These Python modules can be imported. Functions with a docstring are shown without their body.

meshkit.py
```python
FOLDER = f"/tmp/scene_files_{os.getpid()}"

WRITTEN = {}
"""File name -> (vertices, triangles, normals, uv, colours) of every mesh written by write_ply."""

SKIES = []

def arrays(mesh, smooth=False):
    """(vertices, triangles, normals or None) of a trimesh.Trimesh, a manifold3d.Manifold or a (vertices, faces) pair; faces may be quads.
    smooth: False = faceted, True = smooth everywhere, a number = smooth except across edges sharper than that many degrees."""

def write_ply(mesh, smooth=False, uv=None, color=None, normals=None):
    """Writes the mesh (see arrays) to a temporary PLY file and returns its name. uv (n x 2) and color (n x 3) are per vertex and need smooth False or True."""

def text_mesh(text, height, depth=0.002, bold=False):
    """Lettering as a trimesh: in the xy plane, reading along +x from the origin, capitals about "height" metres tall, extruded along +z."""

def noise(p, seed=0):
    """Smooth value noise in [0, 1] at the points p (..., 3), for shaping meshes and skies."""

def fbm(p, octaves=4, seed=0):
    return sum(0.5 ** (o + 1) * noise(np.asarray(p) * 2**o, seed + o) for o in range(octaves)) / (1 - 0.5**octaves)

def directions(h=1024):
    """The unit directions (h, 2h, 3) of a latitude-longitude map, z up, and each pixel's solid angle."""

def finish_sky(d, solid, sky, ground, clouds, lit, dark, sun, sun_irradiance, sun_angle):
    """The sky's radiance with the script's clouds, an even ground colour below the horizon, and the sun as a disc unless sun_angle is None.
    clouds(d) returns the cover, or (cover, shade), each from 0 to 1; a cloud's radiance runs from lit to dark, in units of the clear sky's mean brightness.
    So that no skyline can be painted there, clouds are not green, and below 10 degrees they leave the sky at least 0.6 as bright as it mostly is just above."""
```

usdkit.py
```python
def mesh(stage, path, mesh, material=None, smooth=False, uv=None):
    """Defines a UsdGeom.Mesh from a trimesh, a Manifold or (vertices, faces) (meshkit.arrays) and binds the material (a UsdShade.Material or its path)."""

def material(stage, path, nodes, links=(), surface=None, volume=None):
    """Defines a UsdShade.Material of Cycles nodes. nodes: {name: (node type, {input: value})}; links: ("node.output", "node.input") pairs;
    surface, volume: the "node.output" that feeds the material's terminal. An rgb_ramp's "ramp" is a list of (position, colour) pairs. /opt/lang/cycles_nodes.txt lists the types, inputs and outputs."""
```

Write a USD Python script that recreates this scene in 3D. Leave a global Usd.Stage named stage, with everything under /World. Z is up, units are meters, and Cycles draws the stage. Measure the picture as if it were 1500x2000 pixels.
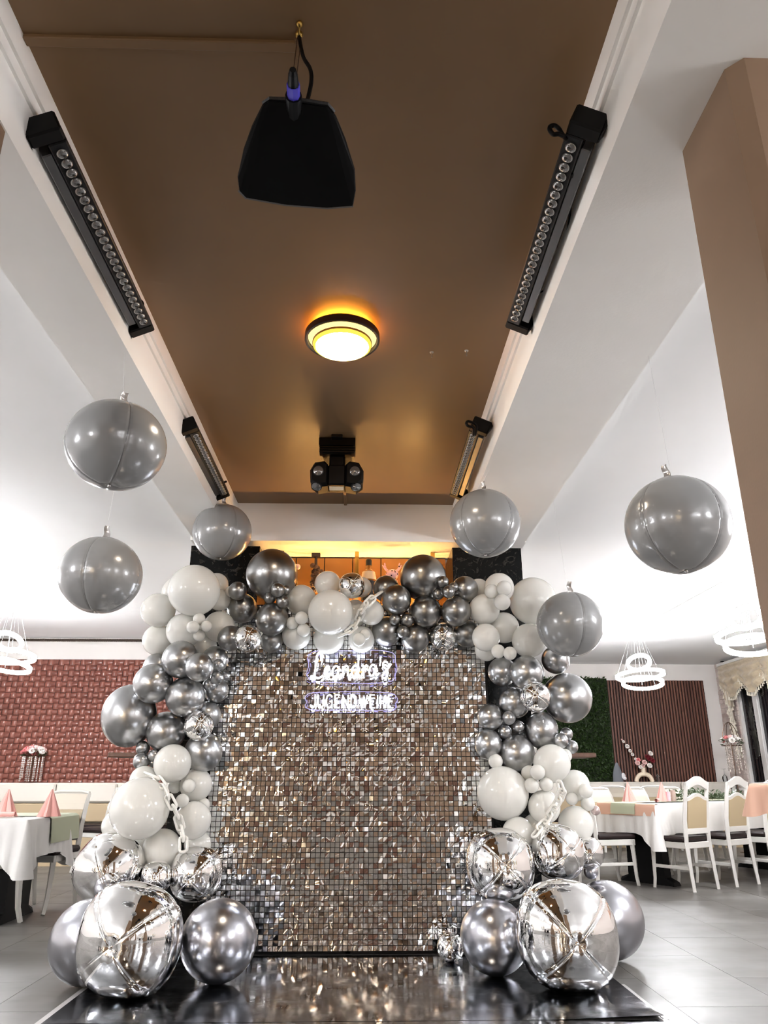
import math, random
import numpy as np, trimesh, manifold3d as m3
from shapely.geometry import Polygon
import usdkit, meshkit
from pxr import Usd, UsdGeom, UsdLux, UsdShade, Gf, Sdf

stage = Usd.Stage.CreateInMemory()
UsdGeom.Xform.Define(stage, '/World')
UsdGeom.Scope.Define(stage, '/World/Looks')
RS = random.Random(7)
PI = math.pi

# ---------------------------------------------------------------- camera, sky, exposure
F, CX, CY, H = 1465.0, 750.0, 1000.0, 1.0
PITCH = math.atan(519 / F)
YAW = math.atan(40 * math.cos(PITCH) / F)
_s, _c = math.sin(YAW), math.cos(YAW)
R_ = np.array([_c, -_s, 0.0])
FW = np.array([_s * math.cos(PITCH), _c * math.cos(PITCH), math.sin(PITCH)])
UP = np.cross(R_, FW)
EYE = np.array([0, 0, H])
cam = UsdGeom.Camera.Define(stage, '/World/camera')
cam.CreateHorizontalApertureAttr(36.0)
cam.CreateVerticalApertureAttr(48.0)
cam.CreateFocalLengthAttr(36.0 * F / 1500)
cam.CreateClippingRangeAttr(Gf.Vec2f(0.05, 200))
cam.CreateExposureAttr(3.75)
M = Gf.Matrix4d(1)
for i, v in enumerate((R_, UP, -FW)):
    M.SetRow(i, Gf.Vec4d(*v, 0))
M.SetRow(3, Gf.Vec4d(*EYE, 1))
cam.AddTransformOp().Set(M)
dome = UsdLux.DomeLight.Define(stage, '/World/night_sky')
dome.CreateIntensityAttr(0.03)
dome.CreateColorAttr(Gf.Vec3f(0.35, 0.45, 0.8))
RING = 9.5          # white LED rings of the chandeliers
NEON = 1.7           # neon lettering
LAMP = 7.0          # warm ceiling lamp
BARLED = 14.5        # warm LED strip of the bar niche

def ray(x, y):
    d = FW + R_ * (x - CX) / F + UP * (CY - y) / F
    return d
def at(x, y, D):
    d = ray(x, y)
    return EYE + d * (D / d[1])
def at_z(x, y, z):
    d = ray(x, y)
    return EYE + d * ((z - H) / d[2])
def at_x(x, y, X):
    d = ray(x, y)
    return EYE + d * (X / d[0])
def zc(p):
    return float(np.dot(np.asarray(p) - EYE, FW))

# ---------------------------------------------------------------- naming, prims
_used = {}
def unique(parent, name):
    k = (parent, name)
    n = _used.get(k, 0)
    _used[k] = n + 1
    return f'{parent}/{name}' + (f'_{n:03d}' if n else '')
def keys(prim, **kw):
    for k, v in kw.items():
        if v:
            prim.SetCustomDataByKey(k, v)
def thing(name, label, cat, loc=(0, 0, 0), rotz=0, group=None, kind=None, mat=None):
    x = UsdGeom.Xform.Define(stage, unique('/World', name))
    if mat is not None:
        x.AddTransformOp().Set(mat)
    else:
        x.AddTranslateOp().Set(Gf.Vec3d(*map(float, loc)))
        if rotz:
            x.AddRotateZOp().Set(math.degrees(rotz))
    keys(x.GetPrim(), label=label, category=cat, group=group, kind=kind)
    return str(x.GetPath())
def part(name, mesh, mat, parent, smooth=False, kind=None, label=None):
    p = unique(parent, name)
    usdkit.mesh(stage, p, mesh, mat, smooth=smooth)
    keys(stage.GetPrimAtPath(p), kind=kind, label=label)
    return p
def solo(name, mesh, mat, label, cat=None, group=None, kind=None, smooth=False):
    p = unique('/World', name)
    usdkit.mesh(stage, p, mesh, mat, smooth=smooth)
    keys(stage.GetPrimAtPath(p), label=label, category=cat, group=group, kind=kind)
    return p
def dup(src, label, loc=(0, 0, 0), rotz=0, group=None, mat=None):
    sp = stage.GetPrimAtPath(src)
    cd = sp.GetCustomData()
    base = sp.GetName()
    if base[-4:-3] == '_' and base[-3:].isdigit():
        base = base[:-4]
    p = thing(base, label, cd['category'], loc, rotz, group or cd.get('group'), None, mat)
    pr = stage.GetPrimAtPath(p)
    pr.GetReferences().AddInternalReference(src)
    pr.SetInstanceable(True)
    return p
def place(src, first, label, loc=(0, 0, 0), rotz=0, group=None, mat=None):
    """the first time moves the thing itself, afterwards copies it"""
    if src not in first:
        first.add(src)
        x = UsdGeom.Xformable(stage.GetPrimAtPath(src))
        x.ClearXformOpOrder()
        for a in list(stage.GetPrimAtPath(src).GetAttributes()):
            if a.GetName().startswith('xformOp:'):
                stage.GetPrimAtPath(src).RemoveProperty(a.GetName())
        if mat is not None:
            x.AddTransformOp().Set(mat)
        else:
            x.AddTranslateOp().Set(Gf.Vec3d(*map(float, loc)))
            if rotz:
                x.AddRotateZOp().Set(math.degrees(rotz))
        keys(stage.GetPrimAtPath(src), label=label, group=group)
        return src
    return dup(src, label, loc, rotz, group, mat)
FIRST = set()
def M4(loc, axes, s=(1, 1, 1)):
    """matrix whose local x, y, z axes are the rows of axes, scaled by s"""
    m = Gf.Matrix4d(1)
    for i in range(3):
        m.SetRow(i, Gf.Vec4d(*(np.asarray(axes[i], float) * s[i]), 0))
    m.SetRow(3, Gf.Vec4d(*map(float, loc), 1))
    return m
def frame(z, spin=0.0):
    z = np.asarray(z, float); z = z / np.linalg.norm(z)
    a = np.array([0, 0, 1.0]) if abs(z[2]) < 0.9 else np.array([1.0, 0, 0])
    x = np.cross(a, z); x /= np.linalg.norm(x)
    y = np.cross(z, x)
    c, s = math.cos(spin), math.sin(spin)
    return [c * x + s * y, -s * x + c * y, z]

# ---------------------------------------------------------------- mesh helpers
def cat(ms):
    return trimesh.util.concatenate([m for m in ms])
def box(x0, x1, y0, y1, z0, z1):
    b = trimesh.creation.box([x1 - x0, y1 - y0, z1 - z0])
    b.apply_translation([(x0 + x1) / 2, (y0 + y1) / 2, (z0 + z1) / 2])
    return b
def tm(man):
    m = man.to_mesh()
    return trimesh.Trimesh(np.array(m.vert_properties[:, :3]), np.array(m.tri_verts), process=False)
def hull(pts):
    return tm(m3.Manifold.hull_points(np.asarray(pts, float)))
def cbox(x0, x1, y0, y1, z0, z1, b=0.005):
    p = []
    for x, sx in ((x0, 1), (x1, -1)):
        for y, sy in ((y0, 1), (y1, -1)):
            for z, sz in ((z0, 1), (z1, -1)):
                p += [(x + sx * b, y + sy * b, z), (x + sx * b, y, z + sz * b), (x, y + sy * b, z + sz * b)]
    return hull(p)
def tube(pts, r, n=8, closed=False):
    pts = np.asarray(pts, float)
    k = len(pts)
    rr = np.broadcast_to(np.asarray(r, float), (k,))
    if closed:
        t = np.roll(pts, -1, 0) - np.roll(pts, 1, 0)
    else:
        t = np.gradient(pts, axis=0)
    t /= np.maximum(np.linalg.norm(t, axis=1, keepdims=True), 1e-9)
    a = np.array([0, 0, 1.0]) if abs(t[0][2]) < 0.9 else np.array([1.0, 0, 0])
    u = np.cross(a, t[0]); u /= np.linalg.norm(u)
    V = []
    ang = np.linspace(0, 2 * PI, n, endpoint=False)
    for i in range(k):
        u = u - t[i] * np.dot(u, t[i])
        u /= max(np.linalg.norm(u), 1e-9)
        w = np.cross(t[i], u)
        V.append(pts[i] + rr[i] * (np.cos(ang)[:, None] * u + np.sin(ang)[:, None] * w))
    V = np.vstack(V)
    Fc = []
    for i in range(k if closed else k - 1):
        j = (i + 1) % k
        for q in range(n):
            q2 = (q + 1) % n
            Fc += [(i * n + q, i * n + q2, j * n + q2), (i * n + q, j * n + q2, j * n + q)]
    if not closed:
        V = np.vstack([V, pts[0], pts[-1]])
        for q in range(n):
            Fc.append((k * n, (q + 1) % n, q))
            Fc.append((k * n + 1, (k - 1) * n + q, (k - 1) * n + (q + 1) % n))
    return trimesh.Trimesh(V, np.array(Fc), process=False)
def lathe(prof, n=32):
    prof = np.asarray(prof, float)
    a = np.linspace(0, 2 * PI, n, endpoint=False)
    V = np.concatenate([np.stack([r * np.cos(a), r * np.sin(a), np.full(n, z)], 1) for r, z in prof])
    Fc = []
    for i in range(len(prof) - 1):
        for q in range(n):
            q2 = (q + 1) % n
            Fc += [(i * n + q, i * n + q2, (i + 1) * n + q2), (i * n + q, (i + 1) * n + q2, (i + 1) * n + q)]
    m = trimesh.Trimesh(V, np.array(Fc), process=False)
    return m
def grid(P, closed_u=False):
    """P: (nu, nv, 3) points"""
    P = np.asarray(P, float)
    nu, nv = P.shape[:2]
    Fc = []
    for i in range(nu if closed_u else nu - 1):
        i2 = (i + 1) % nu
        for j in range(nv - 1):
            a, b, c, d = i * nv + j, i2 * nv + j, i2 * nv + j + 1, i * nv + j + 1
            Fc += [(a, b, c), (a, c, d)]
    return trimesh.Trimesh(P.reshape(-1, 3), np.array(Fc), process=False)
def prism(poly, h):
    return trimesh.creation.extrude_polygon(Polygon(poly), h)
def mv(m, t=(0, 0, 0), rz=0, rx=0, ry=0, s=None):
    m = m.copy()
    if s is not None:
        m.apply_transform(np.diag([*np.broadcast_to(s, 3), 1]))
    for ang, ax in ((rx, (1, 0, 0)), (ry, (0, 1, 0)), (rz, (0, 0, 1))):
        if ang:
            m.apply_transform(trimesh.transformations.rotation_matrix(ang, ax))
    m.apply_translation(t)
    return m
def axes_apply(m, loc, ax):
    m = m.copy()
    T = np.eye(4); T[:3, 0], T[:3, 1], T[:3, 2] = ax[0], ax[1], ax[2]; T[:3, 3] = loc
    m.apply_transform(T)
    return m
def ball(r, c=(0, 0, 0), sub=2, s=None):
    m = trimesh.creation.icosphere(sub, r)
    return mv(m, c, s=s)
def spline(p, n=6, closed=False):
    p = np.asarray(p, float)
    k = len(p)
    out = []
    for i in range(k if closed else k - 1):
        g = (lambda j: p[j % k]) if closed else (lambda j: p[min(max(j, 0), k - 1)])
        a, b, c, d = g(i - 1), g(i), g(i + 1), g(i + 2)
        for t in np.arange(n) / n:
            out.append(0.5 * (2 * b + (c - a) * t + (2 * a - 5 * b + 4 * c - d) * t * t + (3 * b - a - 3 * c + d) * t ** 3))
    if not closed:
        out.append(p[-1])
    return np.array(out)

# ---------------------------------------------------------------- materials
LK = '/World/Looks/'
def pm(name, col, rough=0.5, metal=0.0, noise=None, bump=None, rvar=None, **kw):
    """principled material; noise=(scale, colour2, contrast lo, hi), bump=(scale, strength, distance), rvar=(scale, lo, hi)"""
    nodes = {'p': ('principled_bsdf', dict(base_color=col, roughness=rough, metallic=metal, **kw))}
    links = []
    if noise or bump or rvar:
        nodes['g'] = ('geometry', {})
    if noise:
        sc = noise[0]
        nodes['m'] = ('mapping', {'scale': sc if np.ndim(sc) else (sc, sc, sc)})
        nodes['n'] = ('noise_texture', {'scale': 1.0, 'detail': 4.0, 'roughness': 0.6})
        nodes['r'] = ('rgb_ramp', {'ramp': [(noise[2], col), (noise[3], noise[1])]})
        links += [('g.position', 'm.vector'), ('m.vector', 'n.vector'), ('n.fac', 'r.fac'), ('r.color', 'p.base_color')]
    if bump:
        nodes['bn'] = ('noise_texture', {'scale': float(bump[0]), 'detail': 3.0})
        nodes['b'] = ('bump', {'strength': float(bump[1]), 'distance': float(bump[2])})
        links += [('g.position', 'bn.vector'), ('bn.fac', 'b.height'), ('b.normal', 'p.normal')]
    if rvar:
        nodes['rn'] = ('noise_texture', {'scale': float(rvar[0]), 'detail': 4.0})
        nodes['rm'] = ('map_range', {'from_min': 0.3, 'from_max': 0.7, 'to_min': rvar[1], 'to_max': rvar[2]})
        links += [('g.position', 'rn.vector'), ('rn.fac', 'rm.value'), ('rm.result', 'p.roughness')]
    return usdkit.material(stage, LK + name, nodes, links, surface='p.BSDF')
def em(name, col, strength):
    return usdkit.material(stage, LK + name, {'e': ('emission', {'color': col, 'strength': float(strength)})}, [], surface='e.emission')

white_paint = pm('white_paint', (0.86, 0.845, 0.815), 0.6, noise=(1.3, (0.81, 0.795, 0.76), 0.35, 0.75), bump=(90, 0.12, 0.003))
ceil_white = pm('ceiling_white', (0.84, 0.84, 0.835), 0.7, noise=(0.8, (0.80, 0.80, 0.795), 0.3, 0.8))
brown_paint = pm('brown_paint', (0.225, 0.135, 0.066), 0.5, noise=(1.1, (0.20, 0.121, 0.06), 0.3, 0.75), bump=(120, 0.1, 0.002), specular_ior_level=0.35, coat_weight=0.12, coat_roughness=0.22)
pillar_paint = pm('pillar_paint', (0.22, 0.138, 0.085), 0.6, noise=(1.6, (0.19, 0.122, 0.074), 0.3, 0.75), bump=(140, 0.1, 0.002))
wall_paint = pm('wall_paint', (0.78, 0.745, 0.715), 0.6, noise=(1.5, (0.74, 0.71, 0.68), 0.3, 0.75))
grout = pm('floor_joint', (0.30, 0.29, 0.28), 0.7)
def floor_mat(i, a, b):
    return pm(f'floor_vinyl_{"abcd"[i]}', a, 0.38, noise=((1.2, 3.5, 1), b, 0.36, 0.66), rvar=(2.2, 0.32, 0.46), specular_ior_level=0.3)
floor_mats = [floor_mat(0, (0.128, 0.122, 0.114), (0.090, 0.084, 0.076)), floor_mat(1, (0.118, 0.111, 0.103), (0.081, 0.075, 0.068)),
              floor_mat(2, (0.139, 0.132, 0.122), (0.101, 0.094, 0.087)), floor_mat(3, (0.109, 0.103, 0.095), (0.086, 0.080, 0.072))]
mirror = pm('mirror_tile_foil', (0.86, 0.855, 0.85), 0.03, 1.0)
grid_plastic = pm('dark_grid_plastic', (0.015, 0.015, 0.016), 0.3)
mat_foil = pm('mirror_floor_sheet', (0.32, 0.328, 0.342), 0.12, 1.0, rvar=(7, 0.05, 0.24), bump=(5, 0.12, 0.02))
tape = pm('pale_edge_tape', (0.42, 0.41, 0.40), 0.4)
black = pm('black_plastic', (0.0018, 0.0018, 0.002), 0.5, specular_ior_level=0.12)
black_metal = pm('black_metal', (0.004, 0.004, 0.0045), 0.4, specular_ior_level=0.25)
grey_metal = pm('grey_aluminium', (0.12, 0.12, 0.12), 0.38, 0.8)
bracket_m = pm('bracket_black', (0.002, 0.002, 0.002), 0.5, specular_ior_level=0.15)
lens_m = pm('clear_lens', (0.30, 0.30, 0.30), 0.07, 0.85)
lens_dark = pm('lens_core', (0.01, 0.01, 0.01), 0.1)
blue_plug = pm('blue_plug', (0.05, 0.04, 0.45), 0.4)
steel = pm('steel', (0.5, 0.49, 0.47), 0.3, 1.0)
gold = pm('brass', (0.55, 0.36, 0.10), 0.3, 1.0)
latex_white = usdkit.material(stage, LK + 'white_latex', {
    'p': ('principled_bsdf', dict(base_color=(0.87, 0.865, 0.825), roughness=0.16, subsurface_weight=0.0, coat_weight=0.4, coat_roughness=0.05)),
    't': ('translucent_bsdf', {'color': (0.85, 0.84, 0.80)}), 'x': ('mix_closure', {'fac': 0.22})},
    [('p.BSDF', 'x.closure1'), ('t.BSDF', 'x.closure2')], surface='x.closure')
latex_silver = pm('chrome_latex_silver', (0.47, 0.475, 0.485), 0.27, 1.0)
latex_lilac = pm('chrome_latex_lilac', (0.50, 0.505, 0.545), 0.24, 1.0)
latex_dark = pm('chrome_latex_graphite', (0.33, 0.33, 0.325), 0.28, 1.0)
foil_chrome = pm('chrome_foil', (0.88, 0.875, 0.87), 0.025, 1.0)
foil_grey = pm('grey_foil', (0.26, 0.263, 0.267), 0.22, 0.12, specular_ior_level=0.6, coat_weight=0.3, coat_roughness=0.08)
foil_tail = pm('foil_tail', (0.5, 0.48, 0.47), 0.25, 0.7)
thread_m = pm('nylon_thread', (0.7, 0.7, 0.7), 0.3)
chain_m = pm('pearl_latex', (0.86, 0.85, 0.80), 0.2, coat_weight=0.5, coat_roughness=0.08)
pearl_pink = pm('pearl_pink_latex', (0.62, 0.5, 0.48), 0.22, 0.5)
acrylic = usdkit.material(stage, LK + 'clear_acrylic', {
    'tr': ('transparent_bsdf', {'color': (0.93, 0.93, 0.97)}), 'gl': ('glossy_bsdf', {'color': (1, 1, 1), 'roughness': 0.03}),
    'f': ('fresnel', {'IOR': 1.45}), 'x': ('mix_closure', {})},
    [('f.fac', 'x.fac'), ('tr.BSDF', 'x.closure1'), ('gl.BSDF', 'x.closure2')], surface='x.closure')
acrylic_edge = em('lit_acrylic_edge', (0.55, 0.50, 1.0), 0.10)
neon = em('neon_white', (0.88, 0.93, 1.0), NEON)
ring_m = em('led_ring_white', (0.96, 0.965, 1.0), RING)
lamp_disc = em('lamp_diffuser', (1.0, 0.85, 0.66), LAMP)
lamp_edge = em('lamp_yellow_edge', (1.0, 0.78, 0.10), 0.09)
lamp_halo = em('lamp_amber_halo', (1.0, 0.36, 0.03), 4.5)
lamp_inner = em('lamp_inner_ring', (1.0, 0.72, 0.28), 0.13)
lamp_rim = pm('lamp_dark_rim', (0.03, 0.012, 0.01), 0.35)
bar_led = em('bar_led_strip', (1.0, 0.56, 0.17), BARLED)
orange_wall = pm('bar_orange_panel', (0.26, 0.115, 0.02), 0.5, noise=(3, (0.22, 0.097, 0.017), 0.3, 0.7))
bar_black = pm('bar_groove', (0.02, 0.01, 0.01), 0.6)
wood_brown = pm('walnut', (0.16, 0.075, 0.045), 0.45, noise=((30, 30, 2.5), (0.105, 0.047, 0.028), 0.3, 0.7))
slat_a = pm('slat_walnut_a', (0.21, 0.087, 0.056), 0.5, noise=((40, 40, 2), (0.15, 0.06, 0.04), 0.3, 0.7))
slat_b = pm('slat_walnut_b', (0.165, 0.068, 0.045), 0.5, noise=((40, 40, 2), (0.12, 0.048, 0.033), 0.3, 0.7))
felt = pm('black_felt', (0.012, 0.008, 0.008), 0.9)
def marble():
    return usdkit.material(stage, LK + 'black_marble', {
        'g': ('geometry', {}), 'n': ('noise_texture', {'scale': 9.0, 'detail': 9.0, 'roughness': 0.7, 'distortion': 2.5}),
        'r': ('rgb_ramp', {'ramp': [(0.0, (0.002, 0.0025, 0.0025)), (0.56, (0.003, 0.0035, 0.0035)), (0.60, (0.05, 0.045, 0.038)), (0.63, (0.006, 0.006, 0.006)), (0.68, (0.004, 0.004, 0.004)), (0.71, (0.14, 0.12, 0.09)), (0.74, (0.01, 0.01, 0.01))]}),
        'p': ('principled_bsdf', {'roughness': 0.2, 'specular_ior_level': 0.2})},
        [('g.position', 'n.vector'), ('n.fac', 'r.fac'), ('r.color', 'p.base_color')], surface='p.BSDF')
marble_m = marble()
weave_a = pm('copper_leather_a', (0.28, 0.098, 0.07), 0.25, noise=(14, (0.22, 0.077, 0.056), 0.3, 0.7))
weave_b = pm('copper_leather_b', (0.235, 0.08, 0.058), 0.25, noise=(14, (0.19, 0.066, 0.049), 0.3, 0.7))
weave_back = pm('dark_weave_backing', (0.07, 0.025, 0.02), 0.7)
moss_base = pm('moss_base', (0.012, 0.022, 0.006), 0.9)
moss_leaf = usdkit.material(stage, LK + 'moss_leaf', {
    'g': ('geometry', {}), 'r': ('rgb_ramp', {'ramp': [(0, (0.025, 0.055, 0.010)), (0.6, (0.075, 0.125, 0.026)), (1, (0.16, 0.20, 0.05))]}),
    'p': ('principled_bsdf', {'roughness': 0.5}), 't': ('translucent_bsdf', {'color': (0.05, 0.09, 0.02)}), 'x': ('mix_closure', {'fac': 0.2})},
    [('g.random_per_island', 'r.fac'), ('r.color', 'p.base_color'), ('p.BSDF', 'x.closure1'), ('t.BSDF', 'x.closure2')], surface='x.closure')
brick_m = pm('whitewashed_brick', (0.60, 0.52, 0.475), 0.75, noise=(5, (0.45, 0.33, 0.29), 0.42, 0.72), bump=(60, 0.4, 0.004))
mortar = pm('pale_mortar', (0.58, 0.52, 0.48), 0.85)
chair_white = pm('chair_white_lacquer', (0.60, 0.585, 0.55), 0.35)
chair_beige = pm('chair_beige_leather', (0.42, 0.33, 0.20), 0.5, bump=(300, 0.15, 0.001))
chair_beige_light = pm('chair_beige_light', (0.58, 0.52, 0.43), 0.5)
seat_dark = pm('seat_dark_leather', (0.012, 0.005, 0.0045), 0.55, specular_ior_level=0.25)
bench_white = pm('bench_white_leather', (0.68, 0.64, 0.57), 0.45)
bench_beige = pm('bench_beige_fabric', (0.48, 0.37, 0.23), 0.6)
cloth = pm('white_tablecloth', (0.64, 0.63, 0.61), 0.75, noise=(5, (0.60, 0.59, 0.57), 0.3, 0.7))
cloth_peach = pm('peach_cloth', (0.60, 0.36, 0.26), 0.7)
cloth_sage = pm('sage_cloth', (0.36, 0.38, 0.27), 0.75)
napkin_pink = pm('pink_napkin', (0.72, 0.36, 0.32), 0.7)
glass_m = usdkit.material(stage, LK + 'thin_glass', {
    'tr': ('transparent_bsdf', {'color': (0.9, 0.92, 0.93)}), 'gl': ('glossy_bsdf', {'color': (1, 1, 1), 'roughness': 0.02}),
    'f': ('fresnel', {'IOR': 1.6}), 'x': ('mix_closure', {})},
    [('f.fac', 'x.fac'), ('tr.BSDF', 'x.closure1'), ('gl.BSDF', 'x.closure2')], surface='x.closure')
night_glass = pm('night_window_glass', (0.008, 0.01, 0.013), 0.04)
frame_white = pm('window_frame_white', (0.78, 0.76, 0.74), 0.35)
curtain_m = pm('champagne_satin', (0.58, 0.48, 0.34), 0.38, noise=(18, (0.48, 0.39, 0.27), 0.35, 0.7), sheen_weight=0.3)
tassel_m = pm('cream_tassel', (0.78, 0.72, 0.60), 0.7)
crystal = pm('crystal_bead', (0.80, 0.72, 0.66), 0.06, 0.65)
wire_m = pm('bronze_wire', (0.12, 0.07, 0.045), 0.4, 0.8)
fl_white = pm('petal_white', (0.85, 0.80, 0.76), 0.6)
fl_pink = pm('petal_pink', (0.75, 0.22, 0.22), 0.6)
fl_blush = pm('petal_blush', (0.82, 0.55, 0.52), 0.6)
fl_red = pm('petal_burgundy', (0.16, 0.008, 0.015), 0.6)
leaf_m = pm('dark_leaf', (0.05, 0.075, 0.03), 0.55)
vase_m = pm('cream_ceramic', (0.80, 0.67, 0.52), 0.5)
grey_cloth = pm('grey_cloth', (0.16, 0.17, 0.19), 0.8)
candle_pink = pm('candle_pink', (0.75, 0.38, 0.42), 0.5)
candle_taupe = pm('candle_taupe', (0.36, 0.28, 0.24), 0.5)
rope_m = pm('dark_rope', (0.045, 0.028, 0.018), 0.7)
bottle_glass = pm('bottle_amber', (0.28, 0.10, 0.012), 0.08, 0.0, coat_weight=0.6)
label_black = pm('label_black', (0.01, 0.01, 0.01), 0.5)
label_cream = pm('label_cream', (0.8, 0.62, 0.4), 0.5)
figure_pink = usdkit.material(stage, LK + 'pink_spotted', {
    'g': ('geometry', {}), 'v': ('voronoi_texture', {'scale': 42.0}), 'r': ('rgb_ramp', {'ramp': [(0, (0.02, 0.015, 0.015)), (0.28, (0.05, 0.03, 0.03)), (0.33, (0.85, 0.45, 0.45)), (1, (0.9, 0.55, 0.52))]}),
    'p': ('principled_bsdf', {'roughness': 0.3})},
    [('g.position', 'v.vector'), ('v.distance', 'r.fac'), ('r.color', 'p.base_color')], surface='p.BSDF')

# ================================================================ THE ROOM
ZC, ZU, ZS = 3.05, 2.74, 2.85           # brown nave ceiling, beam undersides, side ceilings
XL0, XL1 = -1.33, -1.035                # left beam
XR0, XR1 = 0.715, 1.25                  # right beam
YB, YR = 5.6, -8.5                      # front face of the cross beam / rear wall
YLW, YRW = 10.64, 13.0                  # far walls of left and right hall
XLW, XRW = -6.6, 6.08                   # outer side walls

def st(name, mesh, mat, label, smooth=False):
    return solo(name, mesh, mat, label, 'structure', None, 'structure', smooth)
st('ceiling', box(XL0 + 0.1, XR1 - 0.2, YR, YB + 0.1, ZC, ZC + 0.12), brown_paint, 'brown painted ceiling strip between the two white beams')
st('ceiling_left', box(XLW - 0.2, XL0, YR, YLW + 0.2, ZS, ZS + 0.12), ceil_white, 'white ceiling of the left side hall')
st('ceiling_right', box(XR1, XRW + 0.2, YR, YRW + 0.2, ZS, ZS + 0.12), ceil_white, 'white ceiling of the right side hall')
def beam(name, x0, x1, inner, label):
    s = 1 if inner == x1 else -1
    b = [box(x0, x1, YR, YB, ZU, ZC + 0.12)]
    # stepped moulding under the brown ceiling and a cove above the lower edge
    b.append(box(min(inner, inner + s * 0.022), max(inner, inner + s * 0.022), YR, YB, ZC - 0.085, ZC))
    b.append(box(min(inner, inner + s * 0.011), max(inner, inner + s * 0.011), YR, YB, ZC - 0.125, ZC - 0.085))
    st(name, cat(b), white_paint, label)
beam('beam_left', XL0, XL1, XL1, 'white ceiling beam on the left carrying two light bars')
beam('beam_right', XR0, XR1, XR0, 'wide white ceiling beam on the right carrying two light bars')
PB = 1.52
st('beam_back', box(-1.36, 1.26, YB, 6.45, ZU, ZC + 0.12), white_paint, 'white cross beam closing the brown ceiling above the bar')
# block behind the bar niche
st('wall_back', cat([box(-1.36, 1.26, 6.12, 6.45, 0, ZU), box(-1.36, -1.26, 6.45, YLW + 0.2, 0, ZC), box(1.14, 1.26, 6.45, YRW + 0.2, 0, ZC)]), wall_paint, 'wall block behind the bar niche')
st('wall_back_left', box(XLW - 0.2, -1.26, YLW, YLW + 0.2, 0, ZS), wall_paint, 'cream far wall of the left hall above the woven panel')
st('wall_back_right', box(1.14, XRW + 0.2, YRW, YRW + 0.2, 0, ZS), wall_paint, 'cream far wall of the right hall around the slat panel')
st('wall_left', box(XLW - 0.2, XLW, YR, YLW + 0.2, 0, ZS), wall_paint, 'outer wall of the left hall')
st('wall_rear', box(XLW - 0.2, XRW + 0.2, YR - 0.2, YR, 0, ZC + 0.1), wall_paint, 'rear wall behind the photographer')
# right wall with a window opening
WY0, WY1, WZ0, WZ1 = 9.9, 12.42, 0.85, 2.62
wr = [box(XRW, XRW + 0.25, YR, WY0, 0, ZS), box(XRW, XRW + 0.25, WY1, YRW, 0, ZS), box(XRW, XRW + 0.25, WY0, WY1, 0, WZ0), box(XRW, XRW + 0.25, WY0, WY1, WZ1, ZS)]
wall_r = thing('wall_right', 'whitewashed brick outer wall of the right hall beside the window', 'wall', kind='structure')
part('mortar_bed', cat(wr), mortar, wall_r)
bricks = []
for k in range(38):
    z0 = 0.005 + k * 0.075
    off = 0.12 if k % 2 else 0
    for i in range(5):
        y1 = YRW - 0.005 - i * 0.25 + off
        y0 = y1 - 0.238
        y0, y1 = max(y0, WY1 + 0.005), min(y1, YRW - 0.003)
        if y1 - y0 > 0.03 and z0 + 0.068 < ZS:
            q = RS.random() * 0.008
            part('brick', box(XRW - 0.012 - q, XRW + 0.02, y0, y1, z0, z0 + 0.066), brick_m, wall_r)
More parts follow.
